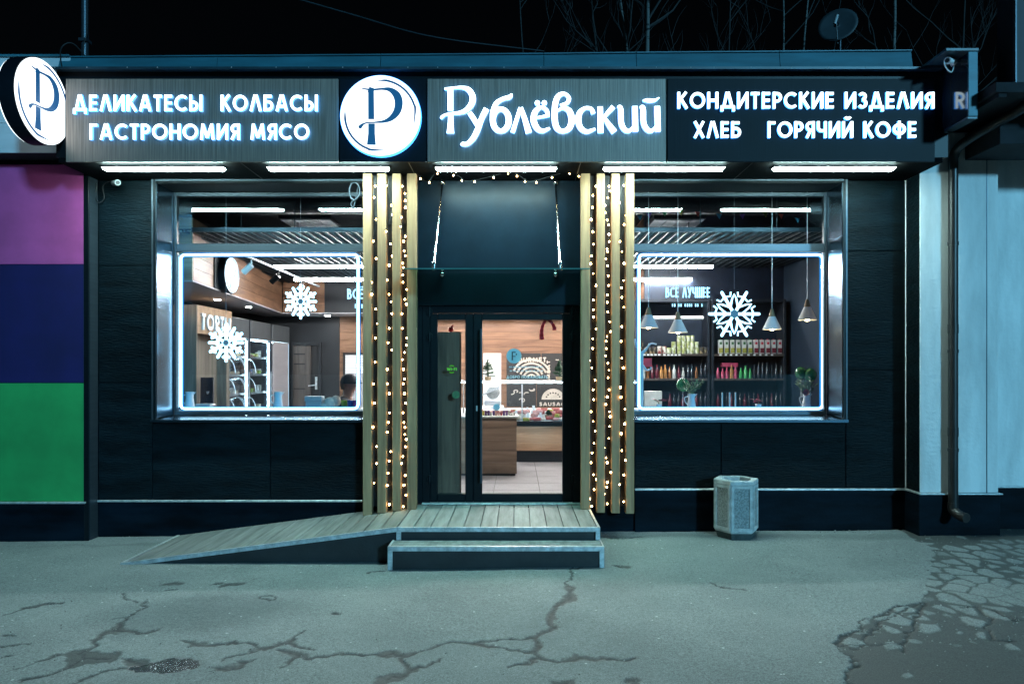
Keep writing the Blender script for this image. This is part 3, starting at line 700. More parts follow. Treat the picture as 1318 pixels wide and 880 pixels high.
for z in (2.62, 2.33, .66):
    for x in (dx0 + .085, dx1 - .085):
        MB().cyl((x, DY - .012, z - .05), (x, DY - .012, z + .05), .014, n=10).box(x - .035, x + .035, DY - .012, DY + .0, z - .035, z + .035, .004).build('hinge', 'black_metal', door, True)
MB().box(wx(604, DY), wx(615, DY), DY + .076, DY + .084, dz0 + .02, dz1 - .1).build('meeting_stile', 'black_metal', door)
MB().box(DX0 - .01, dx0 + .002, DY + .01, DY + .11, dz0, 2.74).box(dx1 - .002, DX1 + .01, DY + .01, DY + .11, dz0, 2.74).box(dx0 + .003, dx1 - .003, DY + .01, DY + .11, dz1 - .003, 2.74).build('jamb', 'black_metal', door)
hx = wx(616, DY)
MB().cyl((hx + .03, DY - .05, .62), (hx + .03, DY - .05, 2.42), .014, n=12).cyl((hx + .03, DY - .05, .75), (hx + .03, DY + .02, .75), .009, n=8).cyl((hx + .03, DY - .05, 2.3), (hx + .03, DY + .02, 2.3), .009, n=8).build('pull_bar', 'frame_steel', door, True)
MB().box(hx - .03, hx - .012, DY - .004, DY + .013, 1.46, 1.52, .003).build('lock', 'aluminium', door)
MB().box(dx0, dx1, -.03, DY + .1, FL + .002, FL + .018, .004).build('threshold', 'aluminium', door)
# printed stickers on the door panes
sx, sz = wx(661.5, DY), wz(458, DY)
def disc(mb, cx, y0, y1, cz, r, n=32):
    mb.prism([(cx + r * math.cos(2 * math.pi * i / n), cz + r * math.sin(2 * math.pi * i / n)) for i in range(n)], y0, y1, 'y'); return mb
stk = disc(MB(), sx, DY + .0375, DY + .0392, sz, .088).build('round_sticker', 'sticker_blue', door)
for a, b_, c, d, e in ((-.02, -.05, -.02, .05, .014), (-.02, .045, .02, .045, .012), (.028, .03, .028, .01, .014), (.02, -.004, -.02, -.004, .010)):
    mb = MB(); ribbon(mb, [(a, b_), (c, d)], e, 0, .002, lambda u, v, q: (sx + u, DY + .0372 - q * .5, sz + v)); mb.build('sticker_mark', 'slate_board', door)
text(door, 'ДОБРО ПОЖАЛОВАТЬ', wx(652, DY), wx(705, DY), wz(487, DY), .036, DY + .0385, .0015, 'white_plastic', .2, part='sticker_letter')
for k, zz in enumerate((473, 478)):
    mb = MB()
    for i in range(9): mb.box(wx(655 + i * 5 + k, DY), wx(659 + i * 5, DY), DY + .037, DY + .0385, wz(zz, DY), wz(zz - 1.6, DY))
    mb.build('sticker_line', 'sticker_blue', door)
sx2, sz2 = wx(581, DY), wz(475, DY)
text(door, 'WI-FI', wx(575, DY), wx(587.5, DY), sz2 - .016, .034, DY + .0385, .0015, 'sticker_green', .26, part='sticker_letter')
for q in (30, 150):
    for sgn in (1, -1):
        mb = MB(); ribbon(mb, [(sx2 + .04 * math.cos(R(t)), sz2 + sgn * .03 * math.sin(R(t)) + sgn * .012) for t in range(50, 131, 20)], .012, 0, .0015, lambda u, v, z_: (u, DY + .0385 - z_, v)); mb.build('sticker_mark', 'sticker_green', door)
disc(MB(), wx(586.5, DY), DY + .0375, DY + .0392, wz(508, DY), .045).build('round_sticker', 'leaf_green', door)
disc(MB(), wx(639, DY), DY + .0375, DY + .0392, wz(524, DY), .04).build('round_sticker', 'sticker_blue', door)

# ------------------------------------------------------------------ wooden slat screens with fairy lights
def slat_screen(pxs, bots, label, seed):
    ys = -.32; X0, X1 = wx(pxs[0][0], ys), wx(pxs[-1][1], ys)
    t = thing('slat_screen', label, 'wooden screen', ((X0 + X1) / 2, ys, min(bots)), 'slat screens either side of the door')
    for (a, b_), z in zip(pxs, bots):
        MB().box(wx(a, ys), wx(b_, ys), ys, ys + .10, z, SOF - .003, .004).build('slat', 'slat_wood', t)
    MB().box(X0 + .02, X1 - .02, ys + .102, -.015, max(bots) + .02, SOF - .003).build('backing_panel', 'portal_black', t)
    for z in (1.0, 2.4, 3.6):
        MB().box(X0 + .03, X1 - .03, ys + .09, ys + .101, z, z + .05).build('batten', 'portal_black', t)
    return t
PL = [(467, 478.3), (485.7, 497.2), (504.8, 515.9), (523.8, 535.5)]; PR = [(748, 759.4), (768, 778.5), (787, 797.8), (805.5, 816.3)]
slat_screen(PL, (.30, .33, .355, .37), 'pale timber slat screen left of the door, above the ramp', 1)
slat_screen(PR, (.372, .335, .33, .325), 'pale timber slat screen right of the door, beside the right window', 2)
bulb_me = MB().ball((0, 0, 0), .0082, 6).build('bulb_source', 'fairy_bulb'); bulb_mesh = bulb_me.data; bulb_mesh.name = 'bulb'; bpy.data.objects.remove(bulb_me)
sock_me = MB().cyl((0, 0, .008), (0, 0, .030), .006, n=6).build('socket_source', 'bulb_socket'); sock_mesh = sock_me.data; sock_mesh.name = 'socket'; bpy.data.objects.remove(sock_me)
def fairy(pa, pb, label, seed, zlow, dens):
    rr = random.Random(seed); ys = -.325; xc = wx((pa + pb) / 2, ys)
    t = thing('string_lights', label, 'string lights', (xc, ys, zlow), 'fairy lights between the slats')
    pts = []; nn = 34; wv = wx(pb, ys) - wx(pa, ys)
    for i in range(nn + 1):
        z = SOF - .06 - (SOF - .06 - zlow) * i / nn
        pts.append((xc + wv * .42 * math.sin(i * 1.25 + seed) * rr.uniform(.3, 1.0), ys + .02 + rr.uniform(-.012, .03), z))
    sp = spline(pts, 4); MB().tube(sp, .0028, 5).build('wire', 'cable_black', t, True)
    z = SOF - .15; k = 0
    while z > zlow:
        i = min(range(len(sp)), key=lambda j: abs(sp[j][2] - z)); p = sp[i]
        s = rr.choice((.75, .9, 1.0, 1.0, 1.25))
        b_ = child_copy(bulb_mesh, 'bulb', t, (p[0] - xc + rr.uniform(-.02, .02), p[1] - ys - .014, p[2] - zlow), (0, 0, 0), (s, s, s * 1.25))
        child_copy(sock_mesh, 'socket', b_, (0, 0, 0))
        z -= rr.uniform(.6, 1.4) * dens
    return t
for i in range(3):
    fairy(PL[i][1], PL[i + 1][0], 'warm fairy light string in the %s gap of the slats left of the door' % ('left', 'middle', 'right')[i], 3 + i, .40, (.20, .155, .088)[i])
    fairy(PR[i][1], PR[i + 1][0], 'warm fairy light string in the %s gap of the slats right of the door' % ('left', 'middle', 'right')[i], 13 + i, .38, (.12, .085, .15)[i])
# the string running across under the canopy
t = thing('string_lights', 'short warm fairy light string hanging across above the doorway', 'string lights', (wx(645, -.3), -.3, 3.98), 'fairy lights between the slats')
pts = [(wx(a, -.3), -.3, wz(b_, -.3)) for a, b_ in ((535, 222), (550, 234), (563, 221), (588, 225), (600, 233), (630, 228), (654, 221), (668, 226), (682, 234), (705, 228), (733, 221), (748, 226))]
sp = spline(pts, 5); MB().tube(sp, .0028, 5).build('wire', 'cable_black', t, True)
for i in range(2, len(sp), 4):
    p = sp[i]; b_ = child_copy(bulb_mesh, 'bulb', t, (p[0] - t.location.x, p[1] - t.location.y, p[2] - t.location.z - .02)); child_copy(sock_mesh, 'socket', b_, (0, 0, 0))

# ------------------------------------------------------------------ entrance platform, steps and ramp
PX0, PX1, PY = -1.2, .834, -1.235
plat = thing('entrance_steps', 'low grey decked platform with two steps before the door', 'steps', (-.2, -.6, 0))
npl = 12; wv = (PX1 - PX0 - .03) / npl
for i in range(npl):
    MB().box(PX0 + .0 + i * wv + .005, PX0 + (i + 1) * wv - .005, PY + .025, -.02, FL - .028, FL - random.uniform(0, .002), .003).build('plank', 'decking', plat)
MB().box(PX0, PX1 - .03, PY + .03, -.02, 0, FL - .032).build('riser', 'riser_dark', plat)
def ang(name, x0, x1, y0, y1, z0, z1): MB().box(x0, x1, y0, y1, z0, z1, .002).build(name, 'aluminium', plat)
ang('edge_trim', PX0, PX1, PY, PY + .024, FL - .042, FL + .004); ang('edge_trim', PX1 - .026, PX1, PY + .0245, -.05, FL - .042, FL + .004)
ang('corner_trim', PX0 - .002, PX0 + .045, PY + .001, PY + .02, .245, FL - .043); ang('corner_trim', PX1 - .045, PX1 - .001, PY + .001, PY + .02, .245, FL - .043)
SX0, SX1, SY, SZ = -1.239, .841, PY - .275, .246
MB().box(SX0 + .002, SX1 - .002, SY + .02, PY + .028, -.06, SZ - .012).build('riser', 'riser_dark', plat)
for i in range(3): MB().box(SX0 + .02, SX1 - .02, SY + .024 + i * .084, SY + .024 + (i + 1) * .084 - .004, SZ - .011, SZ, .002).build('tread_board', 'decking', plat)
ang('edge_trim', SX0, SX1, SY, SY + .022, SZ - .042, SZ + .004)
for a, b_ in ((SX0, SX0 + .045), (SX1 - .045, SX1)): ang('corner_trim', a, b_, SY + .001, SY + .018, -.03, SZ - .043)
ang('edge_trim', SX0, SX0 + .018, SY + .0225, PY, SZ - .042, SZ + .004); ang('edge_trim', SX1 - .018, SX1, SY + .0225, PY, SZ - .042, SZ + .004)
rx0, rx1 = -3.95, PX0
rz = lambda x: .012 + (FL - .012) * (x - rx0) / (rx1 - rx0)
ramp = thing('ramp', 'long shallow grey decked ramp rising to the door', 'ramp', (-2.6, -.6, 0))
nr = 16; wv = (rx1 - rx0 - .02) / nr
for i in range(nr):
    a, b_ = rx0 + .02 + i * wv + .005, rx0 + .02 + (i + 1) * wv - .005; e = random.uniform(0, .002)
    MB().hexa([(a, PY + .03, rz(a) - .026), (b_, PY + .03, rz(b_) - .026), (b_, -.02, rz(b_) - .026), (a, -.02, rz(a) - .026), (a, PY + .03, rz(a) - e), (b_, PY + .03, rz(b_) - e), (b_, -.02, rz(b_) - e), (a, -.02, rz(a) - e)]).build('plank', 'decking', ramp)
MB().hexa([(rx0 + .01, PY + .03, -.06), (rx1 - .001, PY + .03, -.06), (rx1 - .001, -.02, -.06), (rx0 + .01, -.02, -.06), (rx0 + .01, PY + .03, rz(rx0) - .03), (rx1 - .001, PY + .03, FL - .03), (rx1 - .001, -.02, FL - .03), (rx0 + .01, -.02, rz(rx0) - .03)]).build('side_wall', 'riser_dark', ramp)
MB().hexa([(rx0 - .01, PY, rz(rx0) - .035), (rx1 - .001, PY, FL - .042), (rx1 - .001, PY + .026, FL - .042), (rx0 - .01, PY + .026, rz(rx0) - .035), (rx0 - .01, PY, rz(rx0) + .004), (rx1 - .001, PY, FL + .004), (rx1 - .001, PY + .026, FL + .004), (rx0 - .01, PY + .026, rz(rx0) + .004)]).build('edge_trim', 'aluminium', ramp)
MB().box(rx0 - .012, rx0 + .018, PY + .027, -.02, -.02, rz(rx0) + .006, .002).build('edge_trim', 'aluminium', ramp)

# ------------------------------------------------------------------ glass canopy over the door
can = thing('glass_canopy', 'clear glass canopy hung on two steel rods above the door', 'canopy', (-.22, 0, 3.1))
z0c, z1c, yc = 3.095, 2.985, -1.0
MB().hexa([(-1.19, yc, z1c - .006), (.75, yc, z1c - .006), (.75, -.02, z0c - .006), (-1.19, -.02, z0c - .006), (-1.19, yc, z1c + .006), (.75, yc, z1c + .006), (.75, -.02, z0c + .006), (-1.19, -.02, z0c + .006)]).build('pane', 'canopy_glass', can)
MB().box(-1.192, .752, yc - .003, yc - .0005, z1c - .0065, z1c + .0065).build('glass_edge', mat('edge_green', (.06, .22, .20), .2), can)
for x in (-.864, .452):
    zt = wz(236); zp = z0c + (z1c - z0c) * .9 + .03
    MB().cyl((x, -.03, zt), (x, -.9, zp), .011, n=10).build('rod', 'chrome', can, True)
    MB().cyl((x, -.004, zt), (x, -.04, zt), .03, n=14).ball((x, -.045, zt), .022, 6).build('rod_anchor', 'chrome', can, True)
    MB().cyl((x, -.9, zp - .05), (x, -.9, zp + .02), .02, n=12).box(x - .018, x + .018, -.915, -.885, zp - .01, zp + .05, .004).build('rod_clamp', 'chrome', can, True)
    x2 = x - .0
    MB().cyl((x2, -.004, 3.05), (x2, -.07, 3.05), .022, n=12).ball((x2, -.08, 3.045), .032, 7).cyl((x2, -.08, 3.05), (x2, -.08, 3.10), .014, n=8).build('wall_clamp', 'chrome', can, True)

# ------------------------------------------------------------------ lights under the canopy
proto = None
for i, (a, b_) in enumerate(((132, 290), (346, 500), (562, 715), (777, 932), (993, 1153))):
    y = -.58; x0, x1 = wx(a + 2, y), wx(b_ - 2, y); xc, L = (x0 + x1) / 2, 1.33
    lab = ('leftmost canopy strip light, above the left wall', 'canopy strip light above the left slat screen', 'canopy strip light above the entrance door', 'canopy strip light above the right slat screen', 'rightmost canopy strip light, above the right wall')[i]
    if proto is None:
        proto = thing('strip_light', lab, 'light', (xc, y, SOF), 'strip lights under the canopy')
        MB().box(xc - L / 2, xc + L / 2, y - .05, y + .05, SOF - .018, SOF - .001, .003).build('housing', 'lamp_housing', proto)
        MB().hexa([(xc - L / 2 + .03, y - .04, SOF - .042), (xc + L / 2 - .03, y - .04, SOF - .042), (xc + L / 2 - .03, y + .04, SOF - .042), (xc - L / 2 + .03, y + .04, SOF - .042), (xc - L / 2 + .01, y - .046, SOF - .019), (xc + L / 2 - .01, y - .046, SOF - .019), (xc + L / 2 - .01, y + .046, SOF - .019), (xc - L / 2 + .01, y + .046, SOF - .019)]).build('diffuser', 'strip_light_glow', proto)
    else:
        c = copy_tree(proto); c.location = (xc, y, SOF); tag(c, lab)

# ------------------------------------------------------------------ sign boards
yS = SIGNY
def board(a, b_, zt, zb, m, name, label):
    t = thing(name, label, 'sign', (wx((a + b_) / 2, yS), yS, zb))
    MB().box(wx(a + .6, yS), wx(b_ - .6, yS), yS, yS + .022, zb, zt, .004).build('board', m, t); return t
ZB, ZT = wz(208.5, yS), wz(101.5, yS)
def ltext(t, s, a, b_, ybase, ytop, m='letter_light', thick=.165):
    text(t, s, wx(a, yS), wx(b_, yS), wz(ybase, yS), wz(ytop, yS) - wz(ybase, yS), yS - .006, .024, m, thick, gap=.13, m2='halo_side')
s1 = board(84, 436, ZT, ZB, 'sign_steel', 'sign_board', 'brushed steel sign board lettered ДЕЛИКАТЕСЫ КОЛБАСЫ ГАСТРОНОМИЯ МЯСО')
ltext(s1, 'ДЕЛИКАТЕСЫ  КОЛБАСЫ', 96, 410, 144.5, 123.5); ltext(s1, 'ГАСТРОНОМИЯ МЯСО', 117, 399, 181, 160.5)
s2 = board(436.5, 549, ZT, ZB, 'sign_black', 'sign_board', 'black sign board behind the round glowing letter disc')
s3 = board(549.5, 858, ZT, ZB, 'sign_steel', 'sign_board', 'brushed steel sign board with the glowing script name Рублёвский')
s4 = board(858.5, 1204, ZT, ZB, 'sign_black', 'sign_board', 'black sign board lettered КОНДИТЕРСКИЕ ИЗДЕЛИЯ ХЛЕБ ГОРЯЧИЙ КОФЕ')
ltext(s4, 'КОНДИТЕРСКИЕ ИЗДЕЛИЯ', 871, 1201, 141, 120); ltext(s4, 'ХЛЕБ   ГОРЯЧИЙ КОФЕ', 892, 1178, 178.5, 157.5)
SCR = {
 'р': [[(88, 96, 34), (88, 214, 34)], [(90, 226, 30), (89, 290, 34), (88, 342, 46)], [(55, 92, 10), (72, 92, 16), (100, 88, 14), (150, 85, 18), (190, 97, 30), (213, 135, 36), (208, 175, 36), (180, 210, 30), (145, 226, 22), (100, 231, 16), (62, 238, 14), (42, 250, 18), (35, 260, 14)]],
 'у': [[(196, 226, 28), (222, 265, 30), (246, 304, 30)], [(292, 204, 36), (264, 260, 32), (240, 325, 34), (215, 372, 32), (182, 402, 26), (155, 402, 24), (148, 398, 12)]],
 'б': [[(434, 120, 10), (422, 138, 26), (382, 150, 24), (347, 174, 28), (328, 222, 32), (325, 270, 32)], 'ring', (372, 268, 48, 62, 32)],
 'л': [[(438, 338, 26), (482, 198, 22)], [(484, 198, 26), (507, 262, 30), (530, 340, 38)]],
 'ё': [[(560, 258, 14), (644, 242, 18)], [(636, 250, 24), (630, 214, 24), (600, 197, 20), (568, 218, 32), (556, 265, 36), (575, 312, 34), (606, 329, 26), (648, 314, 14)], 'dots', (578, 172, 15), (617, 172, 15)],
 'в': [[(706, 184, 14), (742, 174, 22), (756, 146, 24), (732, 120, 20), (697, 132, 30), (678, 180, 34), (676, 268, 36), (690, 314, 34), (722, 331, 26), (758, 312, 34), (771, 265, 38), (757, 216, 34), (722, 201, 20), (692, 216, 12)]],
 'с': [[(893, 232, 26), (882, 206, 22), (850, 200, 20), (818, 225, 32), (808, 268, 36), (822, 312, 32), (856, 333, 26), (904, 318, 14)]],
 'к': [[(932, 192, 32), (934, 340, 34)], [(1006, 193, 30), (972, 230, 24), (945, 264, 14)], [(955, 256, 20), (985, 300, 32), (1012, 336, 38)]],
 'и': [[(1028, 194, 10), (1046, 202, 30), (1050, 280, 32), (1068, 320, 30), (1095, 329, 22), (1122, 302, 14)], [(1127, 190, 34), (1130, 332, 34)]],
 'й': [[(1155, 194, 10), (1173, 202, 30), (1176, 280, 32), (1195, 320, 30), (1222, 329, 22), (1248, 302, 14)], [(1253, 190, 34), (1257, 332, 34)], [(1172, 158, 8), (1200, 158, 24), (1236, 158, 18), (1264, 142, 6)]],
}
kz = 4.393; ks = 1 / kz / S(yS)
def to_sign(u, v, q): return (wx(560 + u / kz, yS), yS - .006 - q, wz(95 + v / kz, yS))
for ch, parts in SCR.items():
    mb = MB(); mode = None; i = 0
    for p in parts:
        if isinstance(p, str): mode = p; continue
        h = .026 + i * .0007; i += 1
        if isinstance(p, list):
            sp = spline(p, 7); ribbon(mb, [q[:2] for q in sp], [max(2, q[2]) * .9 for q in sp], 0, h, to_sign)
        elif mode == 'ring': ribbon(mb, arc(p[0], p[1], p[2] - 3, p[3], 0, 360, 40), [p[4] * (.78 + .22 * abs(math.cos(R(9 * j)))) for j in range(41)], 0, h, to_sign)
        else: ribbon(mb, [(p[0] - p[2], p[1]), (p[0] - p[2] * .7, p[1]), (p[0], p[1]), (p[0] + p[2] * .7, p[1]), (p[0] + p[2], p[1])], [.1, p[2] * 1.4, p[2] * 2, p[2] * 1.4, .1], 0, h, to_sign)
    mb.build('letter', 'logo_light', s3, m2='halo_side')

# logo disc: letter with a swash and two thin arcs (unit disc coordinates)
LOGO = [[(-.30, .655, .125), (-.235, .63, .13), (-.23, 0, .135), (-.23, -.095, .135)], [(-.22, -.20, .15), (-.22, -.45, .15), (-.225, -.735, .20)],
        [(-.475, .672, .01), (-.40, .665, .03), (-.20, .645, .045), (.05, .665, .05), (.24, .645, .10), (.40, .52, .165), (.46, .33, .18), (.42, .11, .165), (.28, -.06, .12), (.10, -.145, .065), (-.12, -.17, .035), (-.32, -.18, .03), (-.43, -.215, .045), (-.50, -.28, .08), (-.535, -.315, .05)],
        [(-.10, .875, .006)] + [(.885 * math.cos(R(q)), .885 * math.sin(R(q)), .046) for q in range(82, 4, -8)] + [(.84, -.28, .006)],
        [(-.885, .17, .006)] + [(.885 * math.cos(R(q)), .885 * math.sin(R(q)), .046) for q in range(184, 258, 8)] + [(.2, -.87, .006)]]
def logo(parent, to3, depth, m='sign_blue'):
    for k, st_ in enumerate(LOGO):
        mb = MB(); sp = spline(st_, 5) if k > 1 else st_
        ribbon(mb, [q[:2] for q in sp], [q[2] * 1.12 for q in sp], 0, depth + k * .0006, to3); mb.build('logo_stroke', m, parent)
rs = 51 / S(yS); cxs, czs = wx(491, yS), wz(151.5, yS)
ds = thing('round_sign', 'round glowing white sign disc with a blue letter above the left slats', 'sign', (cxs, yS, czs - rs), 'round letter signs')
disc(MB(), cxs, yS - .06, yS - .054, czs, rs, 56).build('light_face', 'disc_light', ds)
disc(MB(), cxs, yS - .0535, yS - .002, czs, rs + .006, 56).build('halo_drum', 'halo_side', ds)  # drum made to glow blue as a painted halo round the disc
logo(ds, lambda u, v, q: (cxs + u * rs, yS - .0605 - q, czs + v * rs), .002)

# double-sided blade sign on the left corner
bx, by, bz, br, bt = -4.83, -1.085, wz(131.5, -1.085), .425, .15
bl = thing('blade_sign', 'round double-sided projecting sign with glowing blue letter, far left corner', 'sign', (bx, by, bz - br), 'round letter signs')
N = 56
ring = [(by + br * math.cos(2 * math.pi * i / N), bz + br * math.sin(2 * math.pi * i / N)) for i in range(N)]
MB().prism(ring, bx - bt, bx, 'x').build('drum', 'sign_black', bl, True)
for sgn, xf in ((1, bx + .001), (-1, bx - bt - .001)):
    rg_ = [(by + (br - .008) * math.cos(2 * math.pi * i / N), bz + (br - .008) * math.sin(2 * math.pi * i / N)) for i in range(N)]
    MB().prism(rg_, xf, xf + sgn * .014, 'x').build('light_face', 'disc_light', bl)
    logo(bl, (lambda u, v, q, xf=xf, sgn=sgn: (xf + sgn * (.015 + q), by + sgn * u * br, bz + v * br)), .002)
MB().box(bx - bt / 2 - .03, bx - bt / 2 + .03, by + br - .01, -.50, bz - .03, bz + .03, .004).build('bracket', 'black_metal', bl)

# glossy side fin at the right end
MB_f = thing('side_fin', 'glossy black fin panel projecting at the right end of the signs', 'panel', (4.58, -.9, 4.49))
MB().box(4.535, 4.60, -1.19, -.35, 4.49, 5.13, .003).build('fin_panel', 'fin_black' if 'fin_black' in MATS else mat('fin_black', (.010, .014, .018), .10, var=.1), MB_f)
MB().box(4.53, 4.622, -1.205, -1.191, 4.485, 5.13, .002).build('edge_strip', 'parapet_metal', MB_f)
MB().box(4.30, 4.63, -1.21, -.28, 5.135, 5.165, .003).build('cap_plate', 'ledge_metal', MB_f)
MB().box(4.528, 4.628, -1.19, -.80, 4.462, 4.484, .002).build('lower_edge', 'ledge_metal', MB_f)

# ------------------------------------------------------------------ left neighbour with coloured wall panels
yl = -.19
nb = thing('neighbour_building', 'neighbour wall painted magenta, navy and green, left edge', 'building', (-6.5, yl, 0))
MB().box(-9.5, wl - .012, yl + .012, WT - .02, -.1, 4.34).build('wall', 'plinth_paint', nb)
xe = wx(107.5, yl)
for z0, z1, m in ((wz(645, yl), wz(493, yl), 'wall_green'), (wz(492.4, yl), wz(340.6, yl), 'wall_navy'), (wz(340, yl), wz(212, yl), 'wall_magenta')):
    MB().box(-7.4, xe, yl, yl + .013, z0, z1, .003).build('wall_panel', m, nb); MB().box(-9.45, -7.406, yl, yl + .013, z0, z1, .003).build('wall_panel', m, nb)
MB().box(xe + .002, wl - .002, yl - .004, yl + .012, -.05, 4.33, .003).build('corner_trim', 'black_metal', nb)
MB().box(-9.45, xe + .03, yl - .03, yl + .012, wz(647.5, yl), wz(645.2, yl), .003).build('drip_trim', 'aluminium', nb)
MB().box(-9.45, xe + .01, yl - .008, yl + .013, -.1, wz(648, yl), .003).build('plinth', 'plinth_paint', nb)
MB().box(wl - .012, wl - .0005, yl + .02, -.015, -.05, SOF).build('return_wall', 'frame_steel', nb)
yf = -.48
for z0, z1 in ((4.335, 4.66), (4.664, 5.02), (5.024, 5.385)):
    MB().box(-9.5, -4.925, yf, yf + .02, z0, z1, .003).build('fascia_board', 'fascia_white', nb)
MB().box(-9.5, -4.925, yf + .021, WT - .02, 4.345, 5.0).box(-9.5, -4.925, yf + .021, 8, 5.09, 5.37).build('roof_mass', 'roof_felt', nb)
MB().box(-9.5, -4.925, yf - .03, yf + .1, 5.387, 5.41, .003).build('roof_cap', 'parapet_metal', nb)

# ------------------------------------------------------------------ right annex: pale pier, recessed wall, eave and dark block above
ya = -.30
an = thing('annex_building', 'pale rendered annex with dark plinth and overhanging eave, right edge', 'building', (6, ya, 0))
ax1 = wx(1285, ya); zp = wz(634, ya)
MB().box(wr + .004, ax1, ya, .6, zp, 4.62, .006).build('pier', 'render_white', an)
MB().box(wr + .002, wr + .0035, ya + .004, -.02, zr, SOF).build('return_wall', 'slate', an)
MB().box(wr - .012, ax1 + .012, ya - .015, .6, -.05, zp - .016, .005).build('plinth', 'plinth_paint', an)
MB().box(wr - .02, ax1 + .03, ya - .04, .02, zp - .0155, zp - .001, .003).build('drip_trim', 'aluminium', an)
MB().box(ax1 + .001, 9.5, .02, 6, .58, 4.62).build('wall', 'render_white', an)
MB().box(ax1 + .014, 9.5, .0, 6, -.05, .565, .004).build('plinth', 'plinth_paint', an)
MB().box(ax1 + .002, 9.5, -.02, .03, .566, .579, .003).build('drip_trim', 'aluminium', an)
MB().box(wx(1270, ya) - .004, wx(1270, ya) + .004, ya - .004, ya - .0005, zp, 4.6).build('render_joint', 'frame_steel', an)
MB().box(4.66, 9.5, -1.42, .6, 4.64, 4.74, .004).build('eave', 'roof_felt', an)
for k in range(6): MB().box(4.70 + k * .8, 4.78 + k * .8, -1.40, -.32, 4.60, 4.638, .003).build('eave_rafter', 'roof_felt', an)
MB().box(5.05, 9.5, -.9, -.31, 4.30, 4.59, .004).build('eave_box', 'roof_felt', an)
MB().box(4.90, 9.5, -1.36, -1.08, 4.745, 7.2).build('upper_block', mat('block_dark', (.012, .014, .022), .6, var=.2), an)
MB().box(4.885, 4.899, -1.37, -1.33, 4.745, 7.2).build('block_edge', 'frame_steel', an)

# downpipe
xp, yp = wx(1226.5, ya - .07), ya - .075
dp = thing('downpipe', 'dark metal downpipe on the pale pier, bent at the top', 'pipe', (xp, yp, .3))
pts = spline([(xp, yp, .44), (xp, yp, 1.5), (xp, yp, 3.0), (xp, yp, 4.22)], 4) + spline([(xp, yp, 4.30), (xp + .015, yp - .06, 4.40), (xp + .06, yp - .32, 4.47), (xp + .20, yp - .72, 4.56), (xp + .26, yp - .86, 4.63)], 4)
MB().tube(pts, .05, 14).build('pipe', 'pipe_dark' if 'pipe_dark' in MATS else mat('pipe_dark', (.022, .020, .020), .38, metal=.2, var=.4, vscale=(6, 6, 3)), dp, True)
MB().tube(spline([(xp, yp, .46), (xp, yp - .005, .38), (xp + .03, yp - .09, .33), (xp + .05, yp - .16, .32)], 4), .054, 14).build('outlet_elbow', 'pipe_dark', dp, True)
for z in (1.05, 2.15, 3.35):
    MB().cyl((xp, yp, z - .018), (xp, yp, z + .018), .057, n=16).box(xp - .012, xp + .012, yp, ya + .002, z - .012, z + .012).build('bracket', 'pipe_dark', dp, True)
for z in (1.2, 2.35): MB().cyl((xp, yp, z), (xp, yp, z + .10), .0545, n=16).build('joint_sleeve', 'pipe_dark', dp, True)

# ------------------------------------------------------------------ concrete litter bin
gxb, gyb = wx(949, -.32), -.27
gzb = float(gplane(np.array(gxb))) - .002
bn = thing('litter_bin', 'hexagonal pale concrete litter bin before the right wall', 'bin', (gxb, gyb, gzb))
def hexr(r, rot=0): return [(gxb + r * math.cos(R(60 * i + rot)), gyb + r * math.sin(R(60 * i + rot))) for i in range(6)]
def loft(mb, rings):
    vs = [(x, y, z) for r, z in rings for x, y in hexr(r)]; fs = [(i * 6 + j, i * 6 + (j + 1) % 6, (i + 1) * 6 + (j + 1) % 6, (i + 1) * 6 + j) for i in range(len(rings) - 1) for j in range(6)]
    mb.add(vs, fs); return mb
loft(MB(), [(.0, gzb), (.205, gzb), (.212, gzb + .02), (.232, gzb + .075), (.2, gzb + .076)]).build('foot', 'bin_dark', bn)
loft(MB(), [(.232, gzb + .077), (.247, gzb + .10), (.240, gzb + .11), (.240, .70), (.0, .70)][:4]).build('core', 'concrete_bin', bn)
loft(MB(), [(.245, .665), (.253, .672), (.253, .706), (.247, .716), (.185, .716), (.178, .706), (.172, .40), (0.0, .39)]).build('rim', 'concrete_bin', bn)
loft(MB(), [(.0, .45), (.165, .452)]).build('inner_floor', 'bin_dark', bn)
hp = hexr(.240)
for i in range(6):
    a = Vector((*hp[i], 0)); b_ = Vector((*hp[(i + 1) % 6], 0)); u = (b_ - a).normalized(); nrm = Vector((u.y, -u.x, 0)); Lg = (b_ - a).length
    def pt(s_, o, z): q = a + u * s_ + nrm * o; return (q.x, q.y, z)
    def slab(s0, s1, z0, z1, o0, o1): return [pt(s0, o0, z0), pt(s1, o0, z0), pt(s1, o1, z0), pt(s0, o1, z0), pt(s0, o0, z1), pt(s1, o0, z1), pt(s1, o1, z1), pt(s0, o1, z1)]
    e = .034; z0b, z1b = gzb + .105, .664
    fr = MB(); fr.hexa(slab(.004, e, z0b, z1b, .0, .013)); fr.hexa(slab(Lg - e, Lg - .004, z0b, z1b, .0, .013)); fr.hexa(slab(e, Lg - e, z0b, z0b + e, .0, .0128)); fr.hexa(slab(e, Lg - e, z1b - e, z1b, .0, .0128))
    fr.build('facet_frame', 'concrete_bin', bn)
    MB().hexa(slab(e + .002, Lg - e - .002, z0b + e + .002, z1b - e - .002, -.002, .004)).build('pebble_panel', 'pebble_bin', bn)

